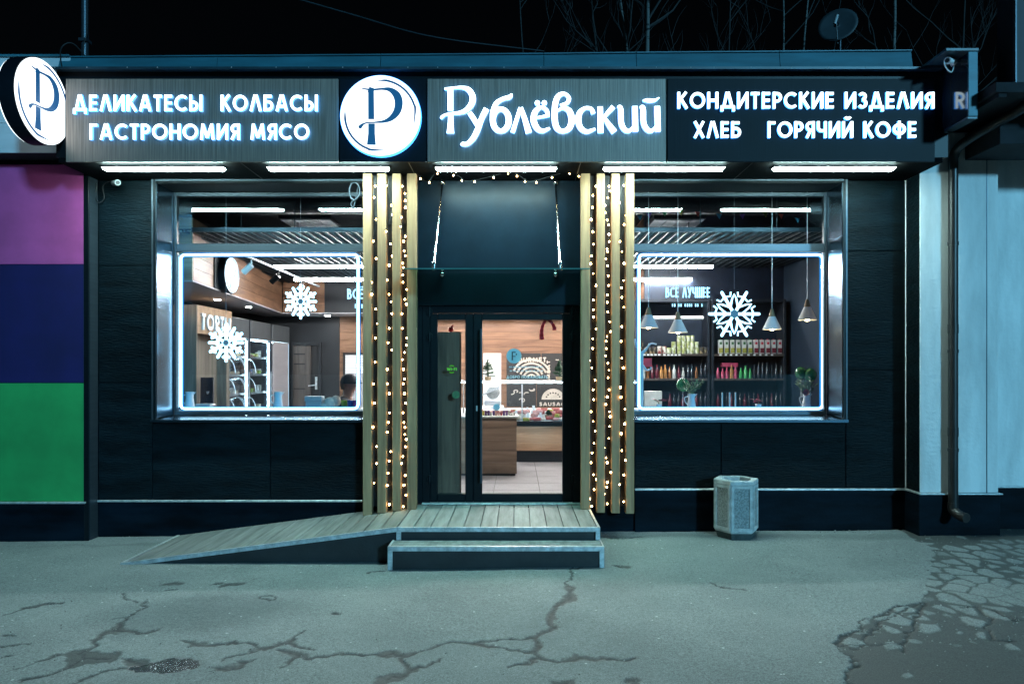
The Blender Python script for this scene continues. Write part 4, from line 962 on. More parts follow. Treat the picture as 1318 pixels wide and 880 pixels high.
# ------------------------------------------------------------------ cameras, cables, dish, pole
def cctv(p, d, label, m='grey_plastic'):
    p = Vector(p); d = Vector(d).normalized()
    t = thing('security_camera', label, 'camera', p, 'security cameras')
    MB().cyl(p, p + d * .13, .030, n=14).build('body', m, t, True); MB().cyl(p + d * .125, p + d * .15, .034, n=14).build('hood', m, t, True)
    MB().cyl(p + d * .1505, p + d * .152, .022, n=12).build('lens', 'cable_black', t)
    MB().cyl(p, p - d * .05 + Vector((0, .05, .02)), .012, n=8).cyl(p - d * .05 + Vector((0, .05, .0)), p - d * .05 + Vector((0, .07, .04)), .03, n=12).build('mount', m, t, True)
    return t
cctv((wx(147, -.08), -.09, wz(236, -.08)), (.6, -.6, -.12), 'small dark security camera high on the left wall under the canopy')
cctv((4.50, -1.02, wz(80, -1.02)), (-.75, -.5, -.12), 'small white security camera on the right end fin', 'white_plastic')
pts = [(4.50, -1.02, wz(80, -1.02)), (4.47, -1.06, wz(86, -1.06)), (4.42, -1.10, wz(93, -1.1)), (4.37, -1.1, wz(88, -1.1)), (4.36, -1.08, wz(80, -1.08)), (4.41, -1.05, wz(74, -1.05))]
solo(MB().tube(spline(pts, 6), .006, 6), 'camera_cable', 'white_plastic', 'thin pale cable looped round the right camera', 'cable', pts[0], smooth=True)
pts = [(wx(a, -.06), -.06, wz(b_, -.06)) for a, b_ in ((109, 218), (114, 230), (124, 238), (122, 252), (127, 261), (134, 255), (132, 240), (140, 234), (148, 234))]
solo(MB().tube(spline(pts, 6), .007, 6), 'wall_cable', 'cable_black', 'loose black cable loop under the left canopy end', 'cable', pts[3], smooth=True)
pts = [(wx(457 + 7 * math.cos(q * .7), -.1), -.1 - q * .002, wz(247 + 11 * math.sin(q * .7), -.1)) for q in range(20)] + [(wx(452, -.1), -.12, wz(262, -.1)), (wx(456, -.1), -.12, wz(266, -.1)), (wx(461, -.1), -.1, wz(240, -.1))]
solo(MB().tube(spline(pts, 4), .006, 6), 'cable_coil', 'frame_steel', 'coiled pale cable hanging at the top right of left window', 'cable', pts[0], smooth=True)
pts = [(wx(112, -.35), -.3, 5.42), (wx(98, -.4), -.45, 5.55), (wx(84, -.45), -.5, 5.50), (wx(80, -.5), -.53, 5.36), (wx(83, -.55), -.55, 5.22), (wx(90, -.8), -.6, 5.14)]
solo(MB().tube(spline(pts, 5), .007, 6), 'roof_cable', 'cable_black', 'black cable looping over the parapet beside the left pole', 'cable', pts[0], smooth=True)
t = thing('roof_pole', 'grey steel pole rising behind the parapet, top left', 'pole', (wx(109.5, .3), .3, 5.0))
MB().cyl((wx(109.5, .3), .3, 5.0), (wx(109.5, .3), .3, 9.5), .042, n=14).build('shaft', 'frame_steel', t, True)
for z in (5.9, 6.6): MB().box(wx(109.5, .3) - .05, wx(109.5, .3) + .05, .24, .36, z, z + .04, .004).build('clamp', 'frame_steel', t)
MB().tube(spline([(wx(111, .25), .25, 5.1), (wx(108, .25), .24, 5.8), (wx(113, .25), .24, 6.1), (wx(110, .25), .25, 7.5)], 5), .008, 6).build('pole_cable', 'cable_black', t, True)
pts = [(wx(300, 2), 2, wz(-25, 2)), (wx(450, 4), 4, wz(18, 4)), (wx(560, 6), 6, wz(48, 6)), (wx(700, 8), 8, wz(66, 8))]
solo(MB().tube(spline(pts, 8), .012, 6), 'overhead_cable', 'dish_grey', 'thin dark overhead cable slanting across the night sky', 'cable', pts[0], smooth=True)
# satellite dish
yd = 2.0; dcx, dcz = wx(1078, yd), wz(31, yd); sd_ = thing('satellite_dish', 'dark tilted satellite dish on the roof at right', 'satellite dish', (wx(1086, yd), yd, 5.08))
nv = Vector((-.45, -.85, .28)).normalized(); u = nv.orthogonal().normalized(); v = nv.cross(u); rad = .27; mb = MB()
vs = []; fs = []
for i in range(7):
    r = rad * i / 6
    for j in range(28):
        q = 2 * math.pi * j / 28; c = Vector((dcx, yd, dcz)) + (u * math.cos(q) + v * math.sin(q)) * r + nv * (.28 * r * r - .04); vs.append(c)
for i in range(6):
    for j in range(28): fs.append((i * 28 + j, i * 28 + (j + 1) % 28, (i + 1) * 28 + (j + 1) % 28, (i + 1) * 28 + j))
dd = MB().add(vs, fs).build('reflector', 'dish_grey', sd_, True); sm_ = dd.modifiers.new('thickness', 'SOLIDIFY'); sm_.thickness = .006
c0 = Vector((dcx, yd, dcz)); tip = c0 + nv * .30 + Vector((0, 0, -.16))
MB().cyl(c0 + Vector((0, 0, -.28)), tip, .009, n=8).build('feed_arm', 'grey_plastic', sd_, True)
MB().cyl(tip + Vector((-.02, 0, -.05)), tip + Vector((.02, 0, .08)), .022, n=10).build('receiver', 'grey_plastic', sd_, True)
MB().cyl((wx(1086, yd), yd + .12, 5.08), (wx(1086, yd), yd + .12, dcz), .02, n=10).cyl((wx(1086, yd), yd + .12, dcz), c0, .02, n=8).build('mast', 'frame_steel', sd_, True)

# ------------------------------------------------------------------ bare birches behind the roof
def birch(px, y, r0, lean, seed, label, h=15.0, m='birch_bark', forks=7):
    rr = random.Random(seed); x0 = wx(px, y) - lean * 8.5
    t = thing('birch_tree', label, 'tree', (x0, y, 0), 'bare birches behind the roof')
    def P(k): z = h * k; return Vector((x0 + lean * z + .12 * math.sin(k * 9 + seed), y + .1 * math.sin(k * 7 + seed * 2), z))
    tr = MB().tube([P(k / 16) for k in range(17)], [r0 * (1.35 - k / 16 * 1.1) for k in range(17)], 9).build('trunk', m, t, True)
    crown = MB()
    def limb(p, d, L, r, depth):
        pts = [p]; dd = d.copy()
        for k in range(5):
            dd = (dd + Vector((rr.uniform(-.25, .25), rr.uniform(-.25, .25), rr.uniform(-.02, .22)))).normalized(); pts.append(pts[-1] + dd * L / 5)
        crown.tube(pts, [r * (1 - .15 * k) for k in range(6)], 5)
        if depth > 0:
            for k in range(3 if depth > 1 else 4):
                q = pts[rr.randint(2, 5)]; limb(q, (dd + Vector((rr.uniform(-.9, .9), rr.uniform(-.6, .6), rr.uniform(-.3, .6)))).normalized(), L * rr.uniform(.4, .65), r * .5, depth - 1)
    for k in range(forks):
        kk = rr.uniform(.48, .95); s_ = rr.choice((-1, 1))
        limb(P(kk), Vector((s_ * rr.uniform(.4, 1), rr.uniform(-.5, .5), rr.uniform(.4, 1.1))).normalized(), rr.uniform(1.6, 3.4), r0 * (.62 - .4 * kk) * 1.2, 2)
    crown.build('crown', 'bare_twig', t, True)
    return t
birch(829, 10.5, .085, .0, 1, 'pale birch with dark bark marks, straight, right of the sign name')
birch(812, 11.5, .062, -.085, 2, 'slim birch leaning left beside the straight pale birch')
birch(775, 12.5, .055, -.05, 3, 'thin dark birch behind the sign name, leaning left', m='bare_twig', forks=9)
birch(692, 14, .05, -.10, 4, 'thin forked bare tree left of the birches', m='bare_twig')
birch(1038, 11.5, .05, .02, 5, 'thin birch just left of the satellite dish', forks=8)
birch(1012, 12.5, .05, -.05, 6, 'forked thin birch further left of the satellite dish', forks=9)
birch(1146, 10.5, .075, .01, 7, 'stout straight birch right of the satellite dish')
birch(925, 13, .045, .08, 8, 'slender bare tree between the two birch groups', m='bare_twig')
birch(1225, 12.5, .05, .10, 9, 'slanting bare tree behind the right end of the roof', m='bare_twig', forks=9)

# loose grit on the paving: uncountable, one object
rr = random.Random(77); mb = MB()
def stone(x, y, s):
    z = float(gplane(np.array(x))) - .003; a = [(x + s * rr.uniform(.6, 1.2) * math.cos(R(72 * i + rr.uniform(-20, 20))), y + s * rr.uniform(.6, 1.2) * math.sin(R(72 * i + rr.uniform(-20, 20))), z) for i in range(5)]
    t_ = (x + rr.uniform(-.3, .3) * s, y + rr.uniform(-.3, .3) * s, z + .004 + s * rr.uniform(.5, .9)); mb.add(a + [t_], [(i, (i + 1) % 5, 5) for i in range(5)])
for i in range(900): stone(rr.uniform(-5.5, 5.5), -4.2 * rr.random() ** 1.0, rr.choice((.003, .004, .005, .006, .009)))
for i in range(500): stone(rr.uniform(-4.9, 6.2), rr.uniform(-.12, -.015) - (.3 if rr.random() < .1 else 0), rr.uniform(.004, .012))
for i in range(500): stone(rr.uniform(2.0, 5.0), rr.uniform(-3.6, -.4), rr.uniform(.004, .011))
for i in range(220):
    pl_ = rr.choice(CR); q = rr.choice(pl_); stone(q[0] + rr.gauss(0, .05), q[1] + rr.gauss(0, .05), rr.uniform(.004, .010))
gr = mb.build('loose_grit', mat('grit', (.22, .23, .22), .9, var=.6, vscale=(30, 30, 30)), None); tag(gr, 'loose grit and small stones scattered over the asphalt', 'grit', None, 'stuff')

# ------------------------------------------------------------------ the room behind the windows
YB = 7.6; YR = 4.5; XR = 4.8; GRZ = 3.75
fl = structure(MB().box(-6.2, XR + .1, WT + .001, YB + .1, FL - .06, FL - .008).build('interior_floor', 'grout'))
MB_t = MB().box(.003, .597, .003, .597, -.007, 0, .002); tile0 = MB_t.build('tile_source', 'tile_floor'); tile_mesh = tile0.data; tile_mesh.name = 'floor_tile'; bpy.data.objects.remove(tile0)
for i in range(7):
    for j in range(11):
        child_copy(tile_mesh, 'floor_tile', fl, (-2.1 + i * .6, WT + .02 + j * .6, FL))
iw = structure(MB().hexa([(-5.75, WT + .001, FL - .06), (-5.68, WT + .001, FL - .06), (-5.9, YB, FL - .06), (-6.0, YB, FL - .06), (-5.75, WT + .001, 4.9), (-5.68, WT + .001, 4.9), (-5.9, YB, 4.9), (-6.0, YB, 4.9)]).build('interior_wall_left', 'charcoal_wall'))
structure(MB().box(-6.2, -3.95, YB, YB + .12, FL - .06, 4.9).build('interior_wall_back_dark', 'charcoal_wall'))
wb = structure(MB().box(-3.948, 2.3, YB + .02, YB + .12, FL - .06, 4.9).build('interior_wall_back_wood', 'charcoal_wall'))
z = FL; k = 0
while z < 3.14:
    z2 = min(z + .172, 3.14); MB().box(-3.945, 2.298, YB, YB + .019, z + .002, z2 - .002, .002).build('wall_plank', 'walnut', wb); z = z2
structure(MB().box(XR, XR + .1, WT + .001, YB, FL - .06, 4.9).build('interior_wall_right', 'blue_grey_wall'))
structure(MB().box(2.3, XR - .001, YR, YR + .1, FL - .06, 4.9).build('interior_wall_shelves', 'navy_wall'))
structure(MB().box(2.302, 2.4, YR + .101, YB, FL - .06, 4.9).build('interior_wall_return', 'walnut_side'))
structure(MB().box(-6.2, XR + .1, WT + .001, YB + .1, 4.70, 4.90).build('interior_ceiling', 'black_ceiling'))
# ducts and hanging boxes above the grid
t = thing('ceiling_duct', 'dark service duct running under the black shop ceiling', 'duct', (-3, 2.4, 4.3))
MB().cyl((-5.6, 2.4, 4.42), (4.7, 2.4, 4.42), .14, n=16).build('duct', 'charcoal_wall', t, True)
for x in (-4.2, -2.6, 2.0, 3.4): MB().cyl((x, 2.4, 4.55), (x, 2.4, 4.70), .012, n=6).build('hanger', 'grid_steel', t)
for x, lab in ((-3.4, 'square four-pane ceiling grille above the left window room'), (2.62, 'square four-pane ceiling grille above the right window room')):
    t = thing('ceiling_grille', lab, 'grille', (x, 3.4, 4.33), 'ceiling grilles')
    MB().box(x - .42, x + .42, 3.1, 3.75, 4.36, 4.42, .004).build('frame', 'charcoal_wall', t)
    for q in range(4): MB().box(x - .40 + q * .2 + .006, x - .40 + (q + 1) * .2 - .006, 3.13, 3.72, 4.345, 4.359, .002).build('grille_pane', 'grey_plastic', t)
# suspended bar grid
cg = thing('ceiling_grid', 'black suspended metal bar grid under the shop ceiling', 'ceiling grid', (0, 2.6, GRZ))
mb = MB(); x = -5.5
while x < XR - .05:
    y1 = YR - .05 if x > 2.25 else YB - 1.0
    if x > -4.2 or True: mb.box(x - .007, x + .007, 1.0, y1, GRZ, GRZ + .035)
    x += .125
mb.build('long_bars', 'grid_steel', cg)['kind'] = 'stuff'
mb = MB(); y = 1.1
while y < YB - 1.1:
    x1 = XR - .02 if y < YR - .05 else 2.25; mb.box(-5.6, x1, y - .005, y + .005, GRZ + .036, GRZ + .055); y += .112
mb.build('cross_bars', 'grid_steel', cg)['kind'] = 'stuff'
MB().box(-4.25, XR - .02, .97, .999, GRZ - .01, GRZ + .05, .003).build('front_rail', 'frame_steel', cg)
for x in (-3.6, -2.9, -2.0, 2.4, 3.4, 4.3): MB().cyl((x, .985, GRZ + .05), (x, .985, 4.70), .006, n=6).build('hanger', 'grid_steel', cg)

# bulkhead along the left wall and across the back
bxl = lambda y: -4.33 - .11 * (y - 1.2)
bh = thing('left_bulkhead', 'wood-faced hanging bulkhead along the left shop wall', 'bulkhead', (-4.8, 3, 3.14))
MB().hexa([(-5.66, 1.2, 3.14), (-4.335, 1.2, 3.14), (-4.335, 1.22, 3.14), (-5.66, 1.22, 3.14), (-5.66, 1.2, 3.976), (-4.335, 1.2, 3.976), (-4.335, 1.22, 3.976), (-5.66, 1.22, 3.976)]).build('end_board', 'ash_end', bh)
for i in range(5):
    z0, z1 = 3.142 + i * .167, 3.142 + (i + 1) * .167 - .003
    MB().hexa([(bxl(1.22) - .02, 1.221, z0), (bxl(1.22), 1.221, z0), (bxl(6.7), 6.7, z0), (bxl(6.7) - .02, 6.7, z0), (bxl(1.22) - .02, 1.221, z1), (bxl(1.22), 1.221, z1), (bxl(6.7), 6.7, z1), (bxl(6.7) - .02, 6.7, z1)]).build('side_plank', 'walnut_side', bh)
MB().hexa([(-5.68, 1.2, 3.12), (-4.33, 1.2, 3.12), (bxl(6.7), 6.7, 3.12), (-5.88, 6.7, 3.12), (-5.68, 1.2, 3.139), (-4.33, 1.2, 3.139), (bxl(6.7), 6.7, 3.139), (-5.88, 6.7, 3.139)]).build('underside', 'soffit_cream', bh)
bb = thing('back_bulkhead', 'wood and black bulkhead across the back of the shop', 'bulkhead', (-2, 6.9, 3.14))
for i in range(5): MB().box(bxl(6.7) + .01, -4.05, 6.72, 6.74, 3.142 + i * .167, 3.142 + (i + 1) * .167 - .003, .002).build('front_plank', 'walnut', bb)
MB().box(-4.048, 2.29, 6.72, 6.745, 3.142, 3.976).build('dark_front', 'charcoal_wall', bb)
MB().box(-5.6, 2.29, 6.722, YB - .001, 3.12, 3.141).build('underside', 'soffit_cream', bb)
# downlights under the bulkheads
def downlight(x, y, z, label, r=.06, m='spot_light_glow'):
    t = thing('downlight', label, 'light', (x, y, z), 'recessed downlights')
    MB().cyl((x, y, z - .012), (x, y, z), r + .015, n=16).build('rim', 'white_plastic', t, True); MB().cyl((x, y, z - .016), (x, y, z - .0125), r, n=16).build('lamp_face', m, t)
for i, (x, y) in enumerate(((-4.1, 7.15), (-3.2, 7.15), (-3.0, 7.15), (-.9, 7.15), (.1, 7.15), (1.1, 7.15))):
    downlight(x, y, 3.12, 'recessed round downlight under the back bulkhead, number %d from the dark wall' % (i + 1))
for i, y in enumerate((2.2, 3.6, 5.0)): downlight(-5.0, y, 3.12, ('recessed downlight under left bulkhead nearest the window', 'recessed downlight in the middle of the left bulkhead', 'recessed downlight at the far end of the left bulkhead')[i], .05)
# long ceiling light bars
for y, x0, x1, z, lab in ((3.3, wx(352, 3.3), wx(918, 3.3), 3.60, 'long white ceiling light bar nearer the windows'), (4.8 - .35, wx(378, 4.45), wx(891, 4.45), 3.53, 'long white ceiling light bar further back')):
    t = thing('light_bar', lab, 'light', (0, y, z), 'ceiling light bars')
    MB().box(x0, x1, y - .035, y + .035, z + .031, z + .06, .003).build('housing', 'white_plastic', t); MB().box(x0 + .01, x1 - .01, y - .018, y + .018, z, z + .03, .004).build('tube', 'bar_light', t)
    for x in (x0 + .4, -1.2, 1.0, x1 - .4): MB().cyl((x, y, z + .06), (x, y, 4.7), .006, n=6).build('hanger', 'grid_steel', t)
# track with spot heads
tr = thing('track_light', 'slanting track with black spotlight heads in the left window room', 'light', (-3.75, 3, 3.5))
MB().box(-3.77, -3.73, 1.4, 5.2, 3.50, 3.53, .003).build('track', 'grey_plastic', tr)
for y, mm in ((1.75, 'white_plastic'), (2.9, 'black_metal'), (4.2, 'black_metal')):
    p = Vector((-3.75, y, 3.42)); d = Vector((-.75, .15, -.62)).normalized()
    h_ = MB().cyl(p, p + d * .16, .045, n=14).cyl((-3.75, y, 3.42), (-3.75, y, 3.50), .012, n=8).build('spot_head', mm, tr, True); MB().cyl(p + d * .155, p + d * .163, .036, n=14).build('lamp_face', 'spot_light_glow', h_)
added_track = thing('track_light', 'added unseen ceiling track of white spotlight heads inside the entrance', 'light', (0, 1.3, 3.5))  # added lamps, out of view, to brighten the cash desk front
MB().box(-1.2, 1.1, 1.28, 1.32, 3.50, 3.53, .003).build('track', 'grey_plastic', added_track)
for x in (-.8, -.1, .7):
    p = Vector((x, 1.3, 3.42)); d = Vector((.0, .62, -.75)).normalized()
    h_ = MB().cyl(p, p + d * .16, .045, n=14).cyl((x, 1.3, 3.42), (x, 1.3, 3.50), .012, n=8).build('spot_head', 'white_plastic', added_track, True); MB().cyl(p + d * .155, p + d * .163, .036, n=14).build('lamp_face', 'added_entry_light', h_)
# projecting logo disc inside
ix, iy, iz, ir = -4.335, 2.52, 3.377, .27
MB().box(bxl(2.5) + .004, bxl(2.5) + .02, 2.08, 3.0, 3.15, 3.85, .003)
t = thing('interior_disc_sign', 'round glowing disc sign on the bulkhead inside the left window', 'sign', (ix, iy, iz - ir), 'round letter signs')
MB().hexa([(bxl(2.08) + .003, 2.08, 3.14), (bxl(2.08) + .02, 2.08, 3.14), (bxl(3) + .02, 3.0, 3.14), (bxl(3) + .003, 3.0, 3.14), (bxl(2.08) + .003, 2.08, 3.9), (bxl(2.08) + .02, 2.08, 3.9), (bxl(3) + .02, 3.0, 3.9), (bxl(3) + .003, 3.0, 3.9)]).build('back_panel', 'sign_black', t)
ring = lambda r: [(iy + r * math.cos(2 * math.pi * i / 40), iz + r * math.sin(2 * math.pi * i / 40)) for i in range(40)]
MB().prism(ring(ir), ix - .14, ix, 'x').build('drum', 'sign_black', t, True); MB().prism(ring(ir - .006), ix + .001, ix + .012, 'x').build('light_face', 'disc_light', t)
logo(t, lambda u, v, q: (ix + .013 + q, iy + u * ir, iz + v * ir), .002)

# wood tower with the cake sign
tw = thing('wood_tower', 'pale wood shelving tower with raised ТОРТЫ letters, left window', 'cabinet', (-5, 3, FL))
MB().box(-5.05, -4.86, 2.5, 2.53, FL, 2.93, .003).build('end_board', 'grey_oak_up', tw)
MB().box(-5.62, -4.86, 2.531, 3.85, 2.50, 2.93, .003).build('header', 'warm_oak', tw)
MB().box(-5.62, -5.06, 2.531, 3.85, FL, 2.499).build('back_board', 'grey_oak_up', tw)
MB().box(-5.059, -4.90, 3.72, 3.85, FL, 2.499).build('side_board', 'grey_oak_up', tw)
zz = 2.62
mbx = lambda u, v, q: (-4.857 + q, 2.62 + u, 2.56 + v)
text(tw, 'ТОРТЫ', 0, 1.12, 0, .25, 0, .025, 'white_plastic', .2, to3=mbx)
t = thing('payment_terminal', 'black payment terminal screen beside the wood tower', 'terminal', (-4.75, 2.9, 1.25))
MB().hexa([(-4.98, 2.9, 1.42), (-4.80, 2.95, 1.42), (-4.80, 2.98, 1.40), (-4.98, 2.93, 1.40), (-5.02, 3.0, 1.82), (-4.84, 3.05, 1.82), (-4.84, 3.08, 1.81), (-5.02, 3.03, 1.81)]).build('screen', 'glass_dark', t); MB().cyl((-4.9, 2.99, .9), (-4.9, 2.99, 1.6), .03, n=10).build('stand', 'grey_plastic', t, True)
MB().box(-4.99, -4.79, 2.88, 3.02, 1.385, 1.40, .003).build('tray', 'white_plastic', t)

# tall lit fridges on the left
pk = []
for nme, m, sz in (('package', 'carton_white', (.07, .09, .11)), ('package', 'meat_pink', (.07, .10, .06)), ('package', 'drink_pale', (.06, .06, .14)), ('package', 'bread', (.09, .11, .06)), ('package', 'cup_blue', (.06, .06, .09)), ('package', 'cup_green', (.06, .08, .08)), ('package', 'fruit_yellow', (.06, .08, .08))):
    o = MB().box(-sz[0] / 2, sz[0] / 2, -sz[1] / 2, sz[1] / 2, 0, sz[2], .008).build(nme, m); pk.append(o.data); bpy.data.objects.remove(o)
rp = random.Random(11)
def fridge(y0, y1, label, curtain=False, food=(0, 1, 2, 4, 5, 6), fname='', lit=True):
    x0, x1, zt = -5.58, -5.0, 2.87
    t = thing('fridge', label, 'fridge', ((x0 + x1) / 2, (y0 + y1) / 2, FL), 'tall fridges along the left shop wall')
    f = MB(); f.box(x0, x1, y0, y0 + .035, FL, zt, .004); f.box(x0, x1, y1 - .035, y1, FL, zt, .004); f.box(x0, x0 + .03, y0 + .0355, y1 - .0355, FL, zt); f.box(x0 + .031, x1, y0 + .0355, y1 - .0355, FL, FL + .5)
    f.build('carcass', 'shelf_metal', t)
    MB().box(x0 + .031, x1 + .012, y0 + .0355, y1 - .0355, 2.52, zt, .01).build('header_panel', 'header_dark', t)
    MB().box(x1 - .09, x1 - .05, y0 + .06, y1 - .06, 2.49, 2.515).build('lamp_face', 'fridge_light', t)
    for yv in (y0 + .038, y1 - .058): MB().box(x1 - .05, x1 - .02, yv, yv + .02, 1.0, 2.48).build('lamp_face', 'fridge_light', t)
    for z in (1.15, 1.5, 1.85, 2.18):
        MB().box(x0 + .035, x1 - .08, y0 + .04, y1 - .04, z - .015, z, .002).build('shelf', 'white_plastic', t)
        MB().box(x1 - .079, x1 - .07, y0 + .04, y1 - .04, z - .03, z + .01).build('price_rail', 'grey_plastic', t)
    if curtain:
        mb = MB(); MB().box(x1 + .001, x1 + .012, y0 + .04, y1 - .12, FL + .3, 2.515).build('roller_curtain', 'curtain_grey', t)
    else:
        MB().box(x1 - .004, x1 + .002, y0 + .04, y1 - .04, FL + .5, 2.515).build('door_pane', 'case_glass', t)
        MB().cyl((x1 + .03, y1 - .08, 1.2), (x1 + .03, y1 - .08, 1.9), .01, n=8).build('door_handle', 'aluminium', t, True)
        for z in (1.15, 1.5, 1.85, 2.18):
            y = y0 + .11
            while y < y1 - .1:
                kf = rp.choice(food); o = bpy.data.objects.new('package', pk[kf]); col.objects.link(o); o.location = (x1 - .16 - rp.uniform(0, .05), y, z); o.rotation_euler = (0, 0, rp.uniform(-.2, .2))
                df = ('white carton', 'pink meat pack', 'tall pale pack', 'brown bread loaf', 'blue tub', 'green tub', 'yellow tub')[kf] + ' on the ' + {1.15: 'bottom', 1.5: 'second', 1.85: 'third', 2.18: 'top'}[z] + ' shelf'; tag(o, '%s of the %s' % (df, fname), 'package', '%s of the %s' % (df, fname)); y += rp.uniform(.085, .115)
fridge(3.9, 5.02, 'tall fridge of baked goods beside the wood tower', food=(3, 3, 0, 3, 1), fname='fridge beside the wood tower')
fridge(5.06, 6.2, 'middle tall fridge with lit white shelves', fname='middle lit fridge')
fridge(6.25, 7.4, 'tall fridge closed with a grey roller curtain', True)
# curved acrylic bins of the bakery fridge
for i, z in enumerate((1.18, 1.53, 1.88)):
    for j in range(2):
        y0 = 3.95 + j * .52; q = [(-5.0 + .16 * math.sin(R(a)), z + .27 * math.cos(R(a))) for a in range(0, 91, 15)]
        mb = MB()
        for k in range(6):
            (xa, za), (xb, zb) = q[k], q[k + 1]; mb.add([(xa, y0, za), (xb, y0, zb), (xb, y0 + .46, zb), (xa, y0 + .46, za)], [(0, 1, 2, 3)])
        o = solo(mb, 'bread_bin', 'case_glass', 'clear curved bread bin on the bakery fridge front', 'bread bin', (-5.0, y0, z), 'curved bread bins')
        mb = MB()
        for yy in (y0 + .004, y0 + .456): mb.tube([(a, yy, b_) for a, b_ in q], .006, 5)
        e = mb.build('bin_rim', 'aluminium', o, True)

# dark door in the back wall and a lit hatch in the wood wall
bd = thing('back_door', 'dark brown panelled door in the charcoal back wall', 'door', (-4.78, YB, FL))
MB().box(-4.97, -4.58, YB - .05, YB - .01, FL, 2.47, .004).build('leaf', 'dark_oak_door', bd)
for z in (1.05, 1.5, 2.05, 2.27): MB().box(-4.95, -4.70, YB - .056, YB - .0505, z, z + .03).build('glass_strip', 'portal_black', bd)
MB().box(-5.02, -4.972, YB - .07, YB - .002, FL, 2.55, .004).box(-4.40, -4.34, YB - .07, YB - .002, FL, 2.55, .004).box(-4.971, -4.401, YB - .07, YB - .002, 2.475, 2.55, .004).build('door_frame', 'charcoal_wall', bd)
MB().box(-4.579, -4.402, YB - .02, YB - .004, FL, 2.474).build('dark_gap', 'portal_black', bd)
MB().box(-4.48, -4.43, YB - .06, YB - .03, 1.5, 1.78, .004).cyl((-4.47, YB - .08, 1.6), (-4.62, YB - .08, 1.58), .014, n=8).build('handle', 'aluminium', bd, True)
hw = thing('serving_hatch', 'black framed serving hatch in the wood wall with white blind', 'hatch', (-3.4, YB, 1.6))
MB().box(-3.86, -3.82, YB - .05, YB - .002, 1.0, 2.32, .004).box(-3.0, -2.96, YB - .05, YB - .002, 1.0, 2.32, .004).box(-3.819, -3.001, YB - .05, YB - .002, 2.28, 2.32, .004).build('frame', 'portal_black', hw)
MB().box(-3.818, -3.002, YB - .02, YB - .003, 1.0, 2.279).build('opening', 'soffit_cream', hw)
for k in range(7): MB().box(-3.81, -3.01, YB - .03, YB - .022, 1.86 + k * .058, 1.91 + k * .058, .002).build('blind_slat', 'white_plastic', hw)
# neon wording
def neon(x0, x1, zb, h, y, label):
    t = thing('neon_sign', label, 'neon sign', ((x0 + x1) / 2, y, zb), 'neon wordings')
    text(t, 'ВСЁ ЛУЧШЕЕ', x0, x1, zb, h, y - .012, .02, 'neon_text', .15, gap=.14); w_ = x1 - x0
    rr = random.Random(int(x0 * 100)); x = x0 + w_ * .14
    while x < x1 - w_ * .14:
        q = rr.uniform(.35, .8) * h * .4; MB().box(x, x + q * .45, y - .03, y - .012, zb - h * .85, zb - h * .85 + h * rr.choice((.38, .38, .30)), .002).build('letter_stroke', 'neon_text', t); x += q * .45 + h * rr.choice((.10, .10, .28))
    return t
neon(wx(857, YR - .03), wx(914, YR - .03), wz(383, YR - .03), .19, YR - .001, 'blue-white neon words ВСЁ ЛУЧШЕЕ above the shelves in the right window')
neon(wx(447, 6.7), wx(447, 6.7) + 1.15, wz(385, 6.7), .22, 6.719, 'blue-white neon words on the black bulkhead, left window')

# ------------------------------------------------------------------ behind the door: desk, display case, boards
yk = 2.26
ck = thing('cash_desk', 'wood-fronted cash desk seen through the door', 'counter', (-.6, yk + .35, FL))
nk = 5
for i in range(nk):
    z0 = FL + .03 + i * (1.225 - FL - .03) / nk; z1 = FL + .03 + (i + 1) * (1.225 - FL - .03) / nk
    MB().box(-1.55, 0, yk, yk + .02, z0 + .001, z1 - .001, .001).build('front_plank', 'desk_wood', ck)
MB().box(-1.55, -.002, yk + .021, yk + .7, FL + .03, 1.20).build('carcass', 'charcoal_wall', ck); MB().box(-1.57, .02, yk - .02, yk + .72, 1.2255, 1.25, .004).build('top', 'grey_box', ck); MB().box(-1.53, -.02, yk + .03, yk + .68, FL, FL + .029).build('kick', 'shelf_metal', ck)
rr = random.Random(3)
for i in range(16):
    x = -.62 + i * .039; o = MB().box(-.016, .016, -.016, .016, 0, rr.uniform(.04, .11), .004); cs = rr.choice(('meat_pink', 'carton_white', 'tag_red', 'flag_violet', 'fruit_yellow', 'drink_pale')); cn = {'meat_pink': 'pink', 'carton_white': 'white', 'tag_red': 'red', 'flag_violet': 'violet', 'fruit_yellow': 'yellow', 'drink_pale': 'pale grey'}[cs]; o2 = solo(o, 'sweet_pack', cs, 'tiny %s sweet pack on the cash desk top' % cn, 'package', (0, 0, 0), '%s sweet packs on the cash desk' % cn); o2.location = (x, yk + .1 + rr.uniform(0, .15), 1.251)
solo(MB().hexa([(-.5, yk + .12, 1.33), (-.1, yk + .12, 1.33), (-.1, yk + .3, 1.33), (-.5, yk + .3, 1.33), (-.5, yk + .13, 1.345), (-.1, yk + .13, 1.345), (-.1, yk + .29, 1.345), (-.5, yk + .29, 1.345)]).cyl((-.48, yk + .2, 1.251), (-.48, yk + .2, 1.33), .008, n=6).cyl((-.12, yk + .2, 1.251), (-.12, yk + .2, 1.33), .008, n=6), 'counter_shelf', 'white_plastic', 'low white shelf rack standing on the cash desk', 'shelf', (-.3, yk + .2, 1.251))
yd2 = 3.76
dc = thing('display_case', 'refrigerated meat display case with wood front behind the door', 'display case', (.9, yd2 + .4, FL))
zk, zw, zd = wz(580, yd2), wz(548, yd2), wz(542, yd2)
MB().box(-1.9, 2.1, yd2 + .08, yd2 + .9, FL, zk).build('kick', 'shelf_metal', dc)
for i in range(3): MB().box(-1.9, 2.1, yd2, yd2 + .02, zk + i * (zw - zk) / 3 + .002, zk + (i + 1) * (zw - zk) / 3 - .001, .002).build('front_plank', 'warm_oak', dc)
